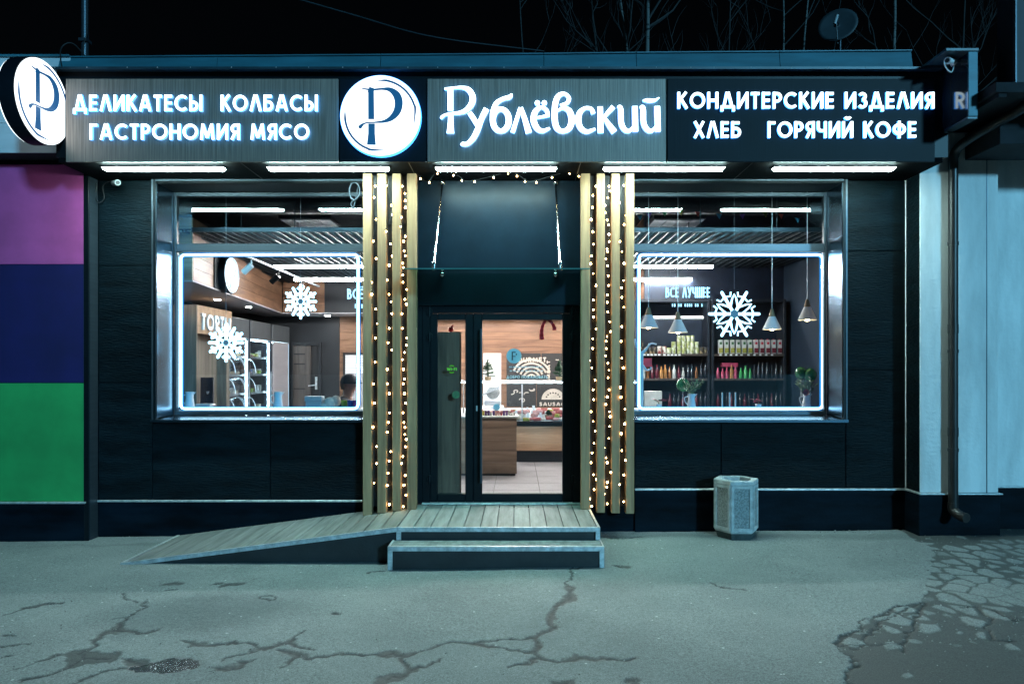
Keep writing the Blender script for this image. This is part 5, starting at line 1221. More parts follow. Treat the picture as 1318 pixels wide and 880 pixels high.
MB().box(-1.9, 2.1, yd2 + .021, yd2 + .9, zk, zw - .01).build('carcass', 'shelf_metal', dc)
MB().box(-1.9, 2.1, yd2 - .02, yd2 + .06, zw, zd, .004).build('bumper', 'black_metal', dc)
MB().hexa([(-1.9, yd2 + .061, zw), (2.1, yd2 + .061, zw), (2.1, yd2 + .8, zw + .1), (-1.9, yd2 + .8, zw + .1), (-1.9, yd2 + .061, zd - .02), (2.1, yd2 + .061, zd - .02), (2.1, yd2 + .8, zd + .18), (-1.9, yd2 + .8, zd + .18)]).build('deck', 'white_plastic', dc)
MB().box(-1.9, 2.1, yd2 + .0, yd2 + .006, zd, 1.74).build('front_pane', 'case_glass', dc)
MB().box(-1.9, 2.1, yd2 - .02, yd2 + .50, 1.735, 1.76, .003).build('top_shelf', 'aluminium', dc)
MB().box(-1.88, 2.08, yd2 + .05, yd2 + .09, 1.715, 1.734).build('lamp_face', 'case_light', dc)
for x in (-.9, wx(672, yd2), 1.1): MB().box(x - .012, x + .012, yd2 - .012, yd2 - .001, zd, 1.735, .002).build('post', 'aluminium', dc)
food = []
for m, kind in (('meat_red', 0), ('meat_pink', 0), ('meat_pale', 1), ('meat_pink', 1), ('fruit_yellow', 2), ('white_plastic', 3)):
    mb = MB()
    if kind == 0: mb.cyl((-.07, 0, .035), (.07, 0, .04), .034, .030, 10)
    elif kind == 1: mb.ball((0, 0, .03), .05, 6, (1, .8, .65))
    elif kind == 2: mb.box(-.05, .05, -.03, .03, 0, .05, .01)
    else: mb.box(-.02, .02, -.004, .004, .0, .09, .002)
    o = mb.build('food_item', m, smooth=True); food.append(o.data); bpy.data.objects.remove(o)
rr = random.Random(5)
for row in range(4):
    x = -.75
    while x < 1.1:
        k = rr.choice((0, 1, 2, 3, 4, 0, 1, 5, 5)); yy = yd2 + .14 + row * .15 + rr.uniform(-.03, .03); o = bpy.data.objects.new('food_item', food[k]); col.objects.link(o)
        o.location = (x, yy, zd - .02 + .2 * (yy - yd2 - .06) / .74); o.rotation_euler = (0, 0, rr.uniform(-1.2, 1.2) if k < 5 else 0)
        s_ = rr.uniform(.8, 1.25); o.scale = (s_, s_, s_)
        if k == 5: tag(o, 'small white price card standing in the meat display case', 'price card', 'price cards in the display case')
        else: d_ = ('dark red sausage', 'pink sausage', 'pale round cheese', 'pink round ham', 'yellow pack')[k]; tag(o, '%s lying in the %s row of the display case' % (d_, ('front', 'second', 'third', 'back')[row]), 'food', '%s pieces, %s row' % (d_, ('front', 'second', 'third', 'back')[row]))
        x += rr.uniform(.075, .12)
def xmas(x, y, z, h, label):
    t = thing('small_pine', label, 'christmas tree', (x, y, z)); r2 = random.Random(int(x * 100)); mb = MB()
    for k in range(70):
        f = r2.random() ** .7; zz = z + .06 + (h - .07) * f; rad = .36 * h * (1 - f) + .012; a = r2.uniform(0, 6.28); c = Vector((x, y, zz)); d = Vector((math.cos(a), math.sin(a), r2.uniform(-.1, .35))); e = c + d * rad; s_ = Vector((-d.y, d.x, 0)) * .018
        mb.add([c, e - s_ * .3, e + s_ + Vector((0, 0, .02)), c + s_ + Vector((0, 0, .02))], [(0, 1, 2, 3)])
    mb.cyl((x, y, z + .04), (x, y, z + h), .02, .003, 6); mb.build('foliage', 'pine_needles', t); MB().lathe([(0, z), (.05, z), (.065, z + .06), (0, z + .06)], x, y, 10).build('sack', 'kraft', t, True)
xmas(wx(628, yd2 + .2), yd2 + .2, 1.761, .36, 'small pine tree in a sack, left side of the display case top'); xmas(wx(720, yd2 + .2), yd2 + .2, 1.761, .34, 'small pine tree in a sack, right side of the display case top')
xmas(wx(706, yd2 + .25), yd2 + .25, zd + .03, .14, 'tiny pine tree standing among the meat')
# chalk boards
def cb(x0, x1, z0, z1, label):
    t = thing('chalk_board', label, 'board', ((x0 + x1) / 2, YB, z0), 'chalk boards on the back wall'); y = YB - .022
    MB().box(x0, x1, y, YB - .002, z0, z1, .003).build('panel', 'slate_board', t); return t, y
yq = YB
b1, yb = cb(wx(652, yq), wx(696, yq), wz(489, yq), wz(454.5, yq), 'black chalk board with GOURMET lettering and drawn fan'); b2, _ = cb(wx(697, yq), wx(740, yq), wz(489, yq), wz(454.5, yq), 'black chalk board with MEAT lettering at right')
b3, _ = cb(wx(652, yq), wx(690, yq), wz(523, yq), wz(493, yq), 'black chalk board with drawn swirls below the lettering board'); b4, _ = cb(wx(691, yq), wx(740, yq), wz(523, yq), wz(493, yq), 'black chalk board with SAUSAGES lettering and drawn half loaf')
text(b1, 'GOURMET', wx(657, yb), wx(703, yb), wz(466, yb), .105, yb - .026, .002, 'chalk', .24)
text(b2, 'MEAT', 0, .42, 0, .07, 0, .002, 'chalk', .24, to3=lambda u, v, q: (wx(708, yb) - v, yb - .001 - q, wz(488, yb) + u))
text(b4, 'SAUSAGES', wx(694, yb), wx(738, yb), wz(522, yb), .075, yb - .001, .002, 'chalk', .24)
for k in range(5):
    mb = MB(); ribbon(mb, [(wx(684, yb) + (.10 + .085 * k) * math.cos(R(a)), wz(488, yb) + (.10 + .085 * k) * math.sin(R(a))) for a in range(25, 156, 10)], .042, 0, .002, lambda u, v, q: (u, yb - .001 - q, v)); mb.build('chalk_stroke', 'chalk', b1)
mb = MB(); cx_, cz_ = wx(712, yb), wz(514, yb)
mb.prism([(cx_ + .26 * math.cos(R(a)), cz_ + .24 * math.sin(R(a))) for a in range(0, 181, 12)], yb - .004, yb - .001, 'y'); mb.build('chalk_loaf', 'chalk', b4)
for k in range(7): a = 25 + k * 22; disc(MB(), cx_ + .16 * math.cos(R(a)), yb - .007, yb - .0045, cz_ + .15 * math.sin(R(a)), .018, 10).build('loaf_dot', 'slate_board', b4)
rr = random.Random(9)
for bbx, (a0, a1), (c0, c1) in ((b3, (655, 688), (520, 496)), (b2, (712, 738), (486, 458))):
    for k in range(7):
        cx_, cz_ = wx(rr.uniform(a0, a1), yb), wz(rr.uniform(c1 + 4, c0 - 4), yb); r_ = rr.uniform(.03, .08); a_ = rr.uniform(0, 360)
        mb = MB(); ribbon(mb, arc(cx_, cz_, r_, r_ * rr.uniform(.5, 1), a_, a_ + rr.uniform(120, 300), 10), .022, 0, .002 + k * .0004, lambda u, v, q: (u, yb - .001 - q, v)); mb.build('chalk_stroke', 'chalk', bbx)
wp = thing('white_panel', 'white tiled wall panel left of the chalk boards', 'panel', (wx(634, yq), YB, 1.0))
MB().box(wx(622, yq), wx(645, yq), YB - .02, YB - .002, wz(526, yq), wz(454.5, yq), .003).build('sheet', 'white_plastic', wp)
t = thing('meat_slicer', 'grey meat slicer standing behind the cash desk', 'slicer', (wx(634, 5), 5.0, 1.25))
xs_ = wx(634, 5)
MB().box(xs_ - .2, xs_ + .2, 4.9, 5.2, FL, 1.27, .004).build('stand', 'white_plastic', t)
MB().cyl((xs_, 4.98, 1.5), (xs_ + .02, 5.06, 1.52), .12, n=20).build('blade', 'aluminium', t, True); MB().hexa([(xs_ - .2, 4.95, 1.45), (xs_ + .12, 4.95, 1.58), (xs_ + .12, 5.1, 1.58), (xs_ - .2, 5.1, 1.45), (xs_ - .2, 4.95, 1.48), (xs_ + .12, 4.95, 1.64), (xs_ + .12, 5.1, 1.64), (xs_ - .2, 5.1, 1.48)]).box(xs_ - .15, xs_ + .15, 4.95, 5.15, 1.275, 1.36, .01).build('carriage', 'grey_plastic', t)
# board behind the narrow leaf, ribbon on the door
pt_ = thing('standing_board', 'tall grey wood board standing behind the narrow door leaf', 'board', (wx(578, .2), .2, FL))
MB().box(wx(555, .2), wx(593.5, .2), .2, .23, FL + .002, wz(427, .2), .003).build('board', 'board_wood', pt_); MB().box(wx(560, .2), wx(588, .2), .231, .45, FL + .002, FL + .03, .003).build('base', 'shelf_metal', pt_)
solo(MB().ball((wx(580.5, .62), .62, wz(424, .62)), .035, 6, (1, 1, 1)).cyl((wx(580.5, .62), .62, wz(423, .62)), (wx(583, .62), .62, wz(418, .62)), .03, .004, 8), 'red_ornament', 'red_ribbon', 'small red ornament above the standing board', 'ornament', (wx(580.5, .62), .62, wz(428, .62)), smooth=True)
rb_ = thing('red_ribbon', 'red ribbon bow hanging at the top of the door glass', 'ribbon', (wx(704, .11), .12, wz(411, .11)))
for pts_, w_ in (([(703, 411), (699, 418), (697, 427), (697.5, 437)], .055), ([(704, 411), (709, 414), (713, 420), (714, 425)], .05), ([(703, 412), (705, 409), (708, 412)], .04)):
    mb = MB(); sp = spline([(wx(a, .11), wz(b_, .11)) for a, b_ in pts_], 5); ribbon(mb, sp, [w_ * (.5 + .5 * i / len(sp)) for i in range(len(sp))], 0, .006 + .002 * w_, lambda u, v, q: (u, .125 - q + .01 * math.sin(v * 60), v)); mb.build('loop', 'red_ribbon', rb_)

# ------------------------------------------------------------------ right window room: shelves
def shelf_unit(x0, x1, label):
    t = thing('shelf_unit', label, 'shelf', ((x0 + x1) / 2, YR - .2, FL), 'black shelf units on the right'); y0, y1 = YR - .38, YR - .004
    for x in (x0, x1 - .045): MB().box(x, x + .045, y0, y1, FL, 3.17, .004).build('upright', 'shelf_metal', t)
    MB().box(x0 + .046, x1 - .046, y0, y1, 3.12, 3.17, .004).build('top_board', 'shelf_metal', t); MB().box(x0 + .046, x1 - .046, y1 - .02, y1, FL, 3.119).build('back_board', 'navy_wall', t)
    for z in (.8, 1.27, 1.79, 2.22): MB().box(x0 + .046, x1 - .046, y0, y1 - .021, z - .04, z, .003).build('shelf', 'dark_oak_door', t)
    MB().box(x0 + .06, x1 - .06, y0 + .02, y0 + .05, 3.09, 3.119).build('lamp_face', 'case_light', t) if False else None
    return t
ysh = YR - .33
XA0, XA1, XB0, XB1 = wx(820, YR - .38), wx(914, YR - .38), wx(916, YR - .38), wx(1012, YR - .38)
shelf_unit(XA0, XA1, 'black shelf unit of tins and bottles, right window left bay'); shelf_unit(XB0, XB1, 'black shelf unit of juice cartons, right window right bay')
def can_mesh(m, r, h):
    o = MB().lathe([(0, 0), (r * .93, 0), (r, .006), (r, h - .006), (r * .93, h), (0, h - .003)], n=16).build('tin', m, smooth=True); d = o.data; bpy.data.objects.remove(o); return d
cans = {'g': can_mesh('can_label', .038, .105), 'd': can_mesh('can_dark', .04, .115), 'r': can_mesh('can_red', .04, .13)}
def put(me_, name, x, y, z, label, cat, group, rz_=0, sc=1.0):
    o = bpy.data.objects.new(name, me_); col.objects.link(o); o.location = (x, y, z); o.rotation_euler = (0, 0, rz_); o.scale = (sc, sc, sc); return tag(o, label, cat, group)
for px_, kind, hgt in ((825, 'd', 2), (831, 'd', 1), (837, 'd', 1), (843, 'd', 1), (849, 'r', 1), (855, 'r', 1), (861, 'g', 1), (867, 'g', 2), (874, 'g', 3), (880, 'g', 3), (886, 'g', 3), (891, 'g', 3), (897, 'g', 2), (903, 'd', 1), (908, 'd', 1)):
    for k in range(hgt):
        h_ = {'g': .106, 'd': .116, 'r': .131}[kind]
        put(cans[kind], 'tin', wx(px_, ysh), ysh + rp.uniform(-.01, .01), 2.2205 + k * h_, {'g': 'olive green labelled tin stacked on the top shelf', 'd': 'dark jar on the top shelf of the left bay', 'r': 'red and cream tin on the top shelf of the left bay'}[kind], 'tin', {'g': 'green tins', 'd': 'dark jars', 'r': 'cream tins'}[kind], rp.uniform(0, 6))
cm = []
for fr in ('fruit_red', 'fruit_yellow'):
    o = MB().box(-.036, .036, -.036, .036, 0, .24, .004).add([], []).build('juice_carton', 'carton_white'); cm.append((o.data, fr)); bpy.data.objects.remove(o)
for i in range(11):
    px_ = 927 + i * 7.6; fr = 1 if i < 6 else 0
    lab = 'white juice carton with %s fruit print, %s of the row on the top shelf' % (('dark red', 'yellow')[fr], ('first', 'second', 'third', 'fourth', 'fifth', 'sixth', 'seventh', 'eighth', 'ninth', 'tenth', 'last')[i])
    o = thing('juice_carton', lab, 'carton', (wx(px_, ysh), ysh, 2.2205), 'juice cartons'); x = wx(px_, ysh)
    child_copy(cm[fr][0], 'body', o, (0, 0, 0)); MB().box(x - .034, x + .034, ysh - .0385, ysh - .0365, 2.235, 2.32).build('fruit_print', cm[fr][1], o); MB().cyl((x, ysh, 2.4605), (x, ysh, 2.475), .014, n=10).build('cap', 'tag_red' if fr == 0 else 'drink_green', o, True)
    MB().box(x - .02, x + .02, ysh - .0385, ysh - .0365, 2.38, 2.425).build('brand_print', 'tag_red' if fr == 0 else 'leaf_green', o)
def bottle(m, h, r):
    o = MB().lathe([(0, 0), (r, 0), (r, h * .6), (r * .45, h * .75), (r * .4, h * .95), (r * .46, h * .95), (r * .46, h), (0, h)], n=12).build('bottle', m, smooth=True); d = o.data; bpy.data.objects.remove(o); return d
bt_ = {m: bottle(m, hh, .033) for m, hh in (('glass_amber', .24), ('glass_wine', .25), ('glass_dark', .27), ('drink_pink', .20), ('drink_green', .20), ('drink_orange', .22), ('drink_pale', .22))}
names = {'glass_amber': 'amber', 'glass_wine': 'wine red', 'glass_dark': 'black', 'drink_pink': 'pink', 'drink_green': 'green', 'drink_orange': 'orange', 'drink_pale': 'pale'}
rowA = ['drink_pale', 'glass_amber', 'glass_wine', 'glass_wine', 'drink_orange', 'drink_orange', 'glass_amber', 'drink_pale', 'glass_wine', 'drink_pale', 'glass_dark', 'glass_dark', 'glass_amber', 'glass_dark', 'glass_dark']
rowB = ['drink_pink', 'drink_pink', 'drink_pink', 'drink_orange', 'drink_pink', 'drink_green', 'drink_green', 'drink_green', 'glass_dark', 'glass_dark', 'glass_dark', 'glass_dark', 'glass_dark', 'glass_dark', 'glass_dark']
for row, x0, x1, bay in ((rowA, 828, 908, 'left'), (rowB, 924, 1005, 'right')):
    for i, m in enumerate(row):
        x = wx(x0 + (x1 - x0) * i / 14, ysh); put(bt_[m], 'bottle', x + rp.uniform(-.008, .008), ysh + rp.uniform(-.02, .02), 1.7905, '%s bottle on the middle shelf of the %s bay' % (names[m], bay), 'bottle', '%s bottles' % names[m], 0, rp.uniform(.82, 1.1))
        if row is rowB or i > 5: put(bt_['glass_dark' if i % 3 else 'glass_wine'], 'bottle', x, ysh, 1.2705, 'dark bottle on the lower shelf of the %s bay' % bay, 'bottle', 'dark lower bottles')
solo(MB().box(wx(829, ysh), wx(852, ysh), ysh - .02, ysh + .05, 1.271, 1.57, .01), 'food_box', 'carton_white', 'white gift food box on the lower left shelf', 'box', (wx(840, ysh), ysh, 1.271))
solo(MB().box(wx(929, ysh), wx(950, ysh), ysh - .0, ysh + .1, 1.992, 2.06, .004), 'pink_box', 'drink_pink', 'flat pale pink box above the bottles in the right bay', 'box', (wx(940, ysh), ysh, 1.99))
for a, b_ in ((828, 852), (854, 878), (926, 960), (962, 1000)):
    t = thing('price_strip', 'strip of price tags along the shelf edge near %s' % ('the tins' if a < 900 else 'the cartons'), 'price tags', (wx(a, YR - .39), YR - .39, 2.18), 'price tag strips')
    for k in range(5): x = wx(a + (b_ - a) * k / 5, YR - .39); MB().box(x, x + .04, YR - .386, YR - .381, 2.185, 2.213).build('price_tag', 'white_plastic', t)
cg_ = solo(MB().cyl((wx(840, 4.0), 4.0, wz(409, 4)), (wx(905, 4.0), 4.0, wz(409, 4)), .035, n=10), 'curtain_rail', 'white_plastic', 'pale horizontal tube above the top shelf', 'rail', (wx(870, 4), 4, wz(409, 4)))
sg = solo(MB().box(wx(828, 1.2), wx(839, 1.2), 1.2, 1.21, wz(472, 1.2), wz(461, 1.2), .003), 'red_price_card', 'tag_red', 'small red and white card hanging by the white coat stand', 'card', (wx(833, 1.2), 1.2, wz(472, 1.2)))
MB().box(wx(829, 1.2), wx(838, 1.2), 1.194, 1.199, wz(471, 1.2), wz(466.5, 1.2)).build('white_field', 'white_plastic', sg).location = -ORIG[sg]

# pendants
pend = None
for i, (px_, py_, y, sc) in enumerate(((834.8, 422, .85, 1.0), (872.5, 428, .9, 1.0), (993.7, 424, .9, .95), (1039, 412, .75, .92))):
    x, z = wx(px_, y), wz(py_, y)
    lab = ('white cone pendant lamp nearest the right slats', 'white cone pendant lamp, second from the right slats, lowest', 'white cone pendant lamp right of the big snowflake', 'white cone pendant lamp hanging highest, by the window edge')[i]
    t = thing('pendant_lamp', lab, 'lamp', (x, y, z), 'cone pendant lamps')
    r = .122 * sc
    MB().lathe([(r, z), (r + .003, z + .004), (r * .36, z + .168), (r * .33, z + .168), (r - .004, z + .004), (r, z)], x, y, 24).build('lamp_shade', 'lamp_shade_white', t, True)
    MB().lathe([(0, z + .167), (r * .36, z + .168), (r * .17, z + .255), (r * .1, z + .268), (0, z + .268)], x, y, 20).build('wood_cap', 'slat_wood', t, True)
    MB().ball((x, y, z + .018), .032, 7).build('bulb', 'warm_bulb', t, True); MB().cyl((x, y, z + .268), (x, y, 4.70), .0045, n=6).build('cord', 'white_plastic', t, True)
    MB().cyl((x, y, 4.66), (x, y, 4.70), .045, n=14).build('ceiling_rose', 'white_plastic', t, True)

# snowflakes of light tube
def flake(cx, cz, y, Rr, label, thick, fancy, rot=0):
    t = thing('light_snowflake', label, 'snowflake', (cx, y, cz - Rr), 'glowing snowflakes'); P = lambda r, a: (cx + r * math.cos(R(a)), y, cz + r * math.sin(R(a)))
    for k in range(6):
        a = 60 * k + rot
        MB().tube([P(.05 * Rr / .3, a), P(Rr, a)], thick, 8).ball(P(Rr, a), thick, 5).build('arm', 'flake_light', t, True)
        if fancy:
            MB().tube([P(Rr * .30, a + 0), P(Rr * .62, a + 22), P(Rr * .80, a + 30), P(Rr * .62, a + 38), P(Rr * .30, a + 60)], thick * .62, 6).build('branch', 'flake_light', t, True)
            MB().tube([P(Rr * .78, a), P(Rr * .74, a + 18), P(Rr * .90, a + 30 - 9)], thick * .55, 6).tube([P(Rr * .78, a), P(Rr * .74, a - 18), P(Rr * .90, a - 30 + 9)], thick * .55, 6).build('branch', 'flake_light', t, True)
        else:
            MB().tube([P(Rr * .92, a + 30), P(Rr * .40, a + 30)], thick, 7).ball(P(Rr * .92, a + 30), thick, 5).tube([P(Rr * .42, a), P(Rr * .60, a + 30), P(Rr * .42, a + 60)], thick * .9, 6).build('branch', 'flake_light', t, True)
            MB().tube([P(Rr * .86, a - 13), P(Rr * .66, a), P(Rr * .86, a + 13)], thick * .85, 6).build('branch', 'flake_light', t, True)
    MB().cyl((cx, y - .008, cz), (cx, y + .008, cz), .05 * Rr / .3, n=16).build('hub', 'grey_plastic', t, True)
    MB().cyl((cx, y, cz + Rr), (cx, y, 4.69), .0022, n=5).build('cord', 'grey_plastic', t, True)
flake(wx(945, .62), wz(404, .62), .62, .31, 'large glowing six-armed snowflake in the right window', .018, True)
flake(wx(387, .62), wz(388, .62), .62, .205, 'glowing snowflake hanging in the left window, right one', .0175, False, 30)
flake(wx(291, .62), wz(441, .62), .62, .225, 'glowing snowflake hanging low in the left window, left one', .0195, False, 30)

# ------------------------------------------------------------------ window ledges and what stands on them
YW0, YW1, ZL = WT + .11, .98, 1.448
for x0, x1, lab in ((-4.22, -1.75, 'white window ledge inside the left window'), (1.40, 3.80, 'white window ledge inside the right window')):
    t = thing('window_ledge', lab, 'ledge', ((x0 + x1) / 2, .7, ZL - .04), 'window ledges'); MB().box(x0, x1, YW0, YW1, ZL - .035, ZL, .004).build('top', 'white_paint', t)
    for x in (x0 + .2, x1 - .2): MB().box(x - .02, x + .02, YW0 + .05, YW1 - .05, FL, ZL - .036).build('leg', 'shelf_metal', t)
def jug(x, y, label, h=.215, flip=-1):
    t = thing('jug', label, 'jug', (x, y, ZL), 'pale enamel jugs'); k = h / .215
    MB().lathe([(0, ZL + .001), (.058 * k, ZL + .001), (.062 * k, ZL + .03 * k), (.046 * k, ZL + .14 * k), (.05 * k, ZL + .2 * k), (.055 * k, ZL + .215 * k), (.048 * k, ZL + .205 * k), (.04 * k, ZL + .12 * k)], x, y, 20).build('body', 'ceramic', t, True)
    MB().tube(spline([(x + flip * .05 * k, y, ZL + .18 * k), (x + flip * .095 * k, y, ZL + .16 * k), (x + flip * .09 * k, y, ZL + .10 * k), (x + flip * .055 * k, y, ZL + .06 * k)], 5), .007 * k, 8).build('handle', 'ceramic', t, True)
    MB().add([(x - flip * .04 * k, y - .02, ZL + .2 * k), (x - flip * .04 * k, y + .02, ZL + .2 * k), (x - flip * .085 * k, y, ZL + .216 * k), (x - flip * .045 * k, y, ZL + .17 * k)], [(0, 2, 3), (1, 3, 2)]).build('spout', 'ceramic', t)
    return t
jug(wx(244, .7), .7, 'pale enamel jug at the far left of the left window'); jug(wx(358, .7), .7, 'pale enamel jug in the middle of the left window')
jug(wx(890, .7), .7, 'pale jug holding a bouquet left in the right window', .19); jug(wx(1038, .7), .7, 'pale jug holding a bouquet right in the right window', .19)
for x0, x1, y, z0, z1, lab in ((260, 270, .75, 0, .055, 'small pale box beside the left jug'),):
    solo(MB().box(wx(251, y), wx(270, y), y, y + .12, ZL + .001, ZL + .06, .004), 'small_box', 'grey_box', lab, 'box', (wx(260, y), y, ZL))
solo(MB().box(wx(393, .8), wx(413, .8), .8, .95, ZL + .001, ZL + .085, .006), 'storage_box', 'grey_box', 'lower pale grey box of the pair on the left window ledge', 'box', (wx(403, .8), .8, ZL), 'stacked pale boxes')
solo(MB().box(wx(392, .8), wx(414, .8), .79, .96, ZL + .086, ZL + .155, .006), 'storage_box', 'grey_box', 'upper pale grey box of the pair on the left window ledge', 'box', (wx(403, .8), .8, ZL + .086), 'stacked pale boxes')
solo(MB().ball((wx(424, .85), .88, ZL + .07), .085, 7, (1.0, .8, .85)).ball((wx(431, .85), .9, ZL + .09), .075, 7, (.9, .8, 1.0)).ball((wx(417, .85), .86, ZL + .035), .06, 6, (1, .8, .6)), 'wool_bundle', 'cream_wool', 'cream knitted bundle beside the pale boxes', 'knitted bundle', (wx(424, .85), .88, ZL), smooth=True)
for px_, m, lab in ((443, 'cup_green', 'bright green paper cup on the left window ledge'), (451, 'cup_blue', 'bright blue paper cup on the left window ledge'), (458, 'cup_violet', 'violet paper cup on the left window ledge')):
    x = wx(px_, .72); solo(MB().lathe([(0, ZL + .001), (.028, ZL + .001), (.040, ZL + .105), (.036, ZL + .103), (.026, ZL + .01)], x, .72, 16), 'paper_cup', m, lab, 'cup', (x, .72, ZL), 'paper cups', True)
for px_ in (929.5, 939, 946.5):
    x = wx(px_, .66); t = thing('candle', '%s of three slim white candles in the right window' % {929.5: 'left', 939: 'middle', 946.5: 'right'}[px_], 'candle', (x, .66, ZL), 'slim candles'); MB().cyl((x, .66, ZL + .001), (x, .66, ZL + .21), .010, .009, 10).build('wax', 'candle_wax', t, True); MB().cyl((x, .66, ZL + .21), (x, .66, ZL + .222), .0015, n=5).build('wick', 'cable_black', t)
def bouquet(x, y, z, seed, label):
    rr = random.Random(seed); t = thing('bouquet', label, 'plant', (x, y, z), 'bouquets in jugs'); a = MB(); b_ = MB(); r_ = MB()
    for k in range(26):
        q = rr.uniform(0, 6.28); tl = rr.uniform(.2, 1.0); d = Vector((math.cos(q) * tl, math.sin(q) * tl * .7, 1)).normalized(); L = rr.uniform(.12, .24); p0 = Vector((x, y, z - .03)); mb = a if k % 2 else b_
        p1 = p0 + d * L; mb.tube([p0, (p0 + p1) / 2 + Vector((0, 0, .01)), p1], .003, 4)
        for j in range(7):
            f = .4 + .6 * j / 6; c = p0 + (p1 - p0) * f; s_ = Vector((rr.uniform(-1, 1), rr.uniform(-1, 1), rr.uniform(.1, .8))).normalized(); u_ = s_.orthogonal().normalized() * .009
            mb.add([c, c + s_ * .02 + u_, c + s_ * .045, c + s_ * .02 - u_], [(0, 1, 2, 3)])
    a.build('leaves', 'leaf_pale', t); b_.build('leaves', 'leaf_green', t)
    for c, n_ in (((x - .05, y - .1, z + .02), 9),):
        for k in range(n_):
            q = 2 * math.pi * k / n_; c_ = Vector(c); e = c_ + Vector((math.cos(q) * .05, -.02, math.sin(q) * .05)); s_ = Vector((-math.sin(q), 0, math.cos(q))) * .018; r_.add([c_, (c_ + e) / 2 + s_, e, (c_ + e) / 2 - s_], [(0, 1, 2, 3)])
    if seed == 2: r_.build('red_flower', 'red_petal', t)
bouquet(wx(890, .7), .7, ZL + .19, 1, 'green and brown bouquet in the left jug of the right window'); bouquet(wx(1038, .7), .7, ZL + .19, 2, 'pale green bouquet with a red flower in the right jug')
for px_, py_, yy, r_, lab in ((879, 495, .95, .085, 'dark green balloon behind the left bouquet'), (1031, 480, .9, .075, 'dark green balloon behind the right bouquet, left one'), (1043, 482, .85, .08, 'dark green balloon behind the right bouquet, right one')):
    x, z = wx(px_, yy), wz(py_, yy); t = thing('balloon', lab, 'balloon', (x, yy, z - r_), 'green balloons'); MB().ball((x, yy, z), r_, 10, (1, 1, 1.08)).build('skin', 'balloon_green', t, True); MB().cyl((x, yy, z - r_ * 1.06), (x, yy, ZL + .001), .003, n=6).cyl((x, yy, z - r_ * 1.13), (x, yy, z - r_ * 1.04), .012, .003, 8).build('stick', 'white_plastic', t, True)
def poin(px_, label):
    x, y = wx(px_, .68), .68; t = thing('poinsettia', label, 'plant', (x, y, ZL), 'red poinsettias'); rr = random.Random(int(px_)); a = MB(); b_ = MB(); z = ZL + .10
    for k in range(14):
        q = rr.uniform(0, 6.28); L = rr.uniform(.07, .13); d = Vector((math.cos(q), math.sin(q) * .7, rr.uniform(-.15, .35))); c = Vector((x, y, z)); s_ = Vector((-d.y, d.x, .0)).normalized() * .022; e = c + d * L; (a if k < 10 else b_).add([c, c + d * L * .5 + s_, e, c + d * L * .5 - s_ + Vector((0, 0, .01))], [(0, 1, 2, 3)])
    b_.cyl((x, y, ZL + .05), (x, y, z), .006, n=6); a.build('petals', 'red_petal', t); b_.build('leaves', 'leaf_green', t); MB().lathe([(0, ZL + .001), (.03, ZL + .001), (.04, ZL + .06), (0, ZL + .06)], x, y, 12).build('pot', 'ceramic', t, True)
poin(848, 'red poinsettia beside the coat stand in the right window'); poin(976, 'red poinsettia right of the candles')
# white tree-shaped stand
ct = thing('coat_stand', 'white tree-shaped stand at the left edge of right window', 'stand', (wx(824, .8), .8, ZL)); yy = .8
MB().box(wx(821, yy), wx(828, yy), yy - .01, yy + .01, ZL, wz(452, yy), .004).build('trunk', 'white_plastic', ct)
for pts_ in ([(825, 454), (832, 448), (838, 442), (845, 443)], [(823, 454), (819, 446), (817, 436)], [(825, 456), (830, 452), (834, 446), (836, 442)], [(828, 470), (832, 476), (837, 475), (838, 472)]):
    MB().tube(spline([(wx(a, yy), yy, wz(b_, yy)) for a, b_ in pts_], 5), .011, 8).build('branch', 'white_plastic', ct, True)
# bunting in the upper right window
bu = thing('bunting', 'string of small coloured flags in the upper right window', 'bunting', (wx(900, 1.4), 1.4, 3.9))
pts = [(wx(a, 1.4), 1.4, wz(b_, 1.4)) for a, b_ in ((818, 278), (835, 274), (866, 271), (898, 272), (940, 276), (985, 273), (1015, 277), (1050, 288))]
sp = spline(pts, 6); MB().tube(sp, .004, 5).build('cord', 'cable_black', bu, True)
for i, m in zip(range(2, 42, 4), ('flag_cyan', 'flag_violet', 'flag_green', 'flag_yellow', 'flag_red', 'flag_cyan', 'flag_violet', 'flag_yellow', 'flag_red', 'flag_cyan')):
    p = sp[i]; MB().add([(p[0] - .04, 1.4, p[2]), (p[0] + .04, 1.4, p[2]), (p[0] + .005, 1.39, p[2] - .075), (p[0] - .04, 1.404, p[2]), (p[0] + .04, 1.404, p[2]), (p[0] + .005, 1.394, p[2] - .075)], [(0, 1, 2), (5, 4, 3), (0, 3, 4, 1), (1, 4, 5, 2), (2, 5, 3, 0)]).build('flag', m, bu)

# ------------------------------------------------------------------ the seated person at the left window
def skinned(name, verts, edges, radii, m, parent, root=0, sub=2):
    o_ = ORIG.get(parent, Vector((0, 0, 0))); me = bpy.data.meshes.new(name); me.from_pydata([Vector(v) - o_ for v in verts], edges, []); me.update(); me.materials.append(MATS[m])
    ob = bpy.data.objects.new(name, me); col.objects.link(ob); ob.parent = parent; ORIG[ob] = o_.copy()
    sk = ob.modifiers.new('skin', 'SKIN'); sk.use_smooth_shade = True
    lay = me.skin_vertices[0].data
    for i, r in enumerate(radii): lay[i].radius = (r, r) if not isinstance(r, tuple) else r; lay[i].use_root = (i == root)
    s_ = ob.modifiers.new('sub', 'SUBSURF'); s_.levels = sub; s_.render_levels = sub
    return ob
hx_, hy_, hz_ = wx(448, 1.15), 1.15, wz(497, 1.15)
st_ = thing('bar_stool', 'black bar stool under the seated person', 'stool', (hx_ - .1, hy_ + .02, FL)); zs_ = hz_ - .74
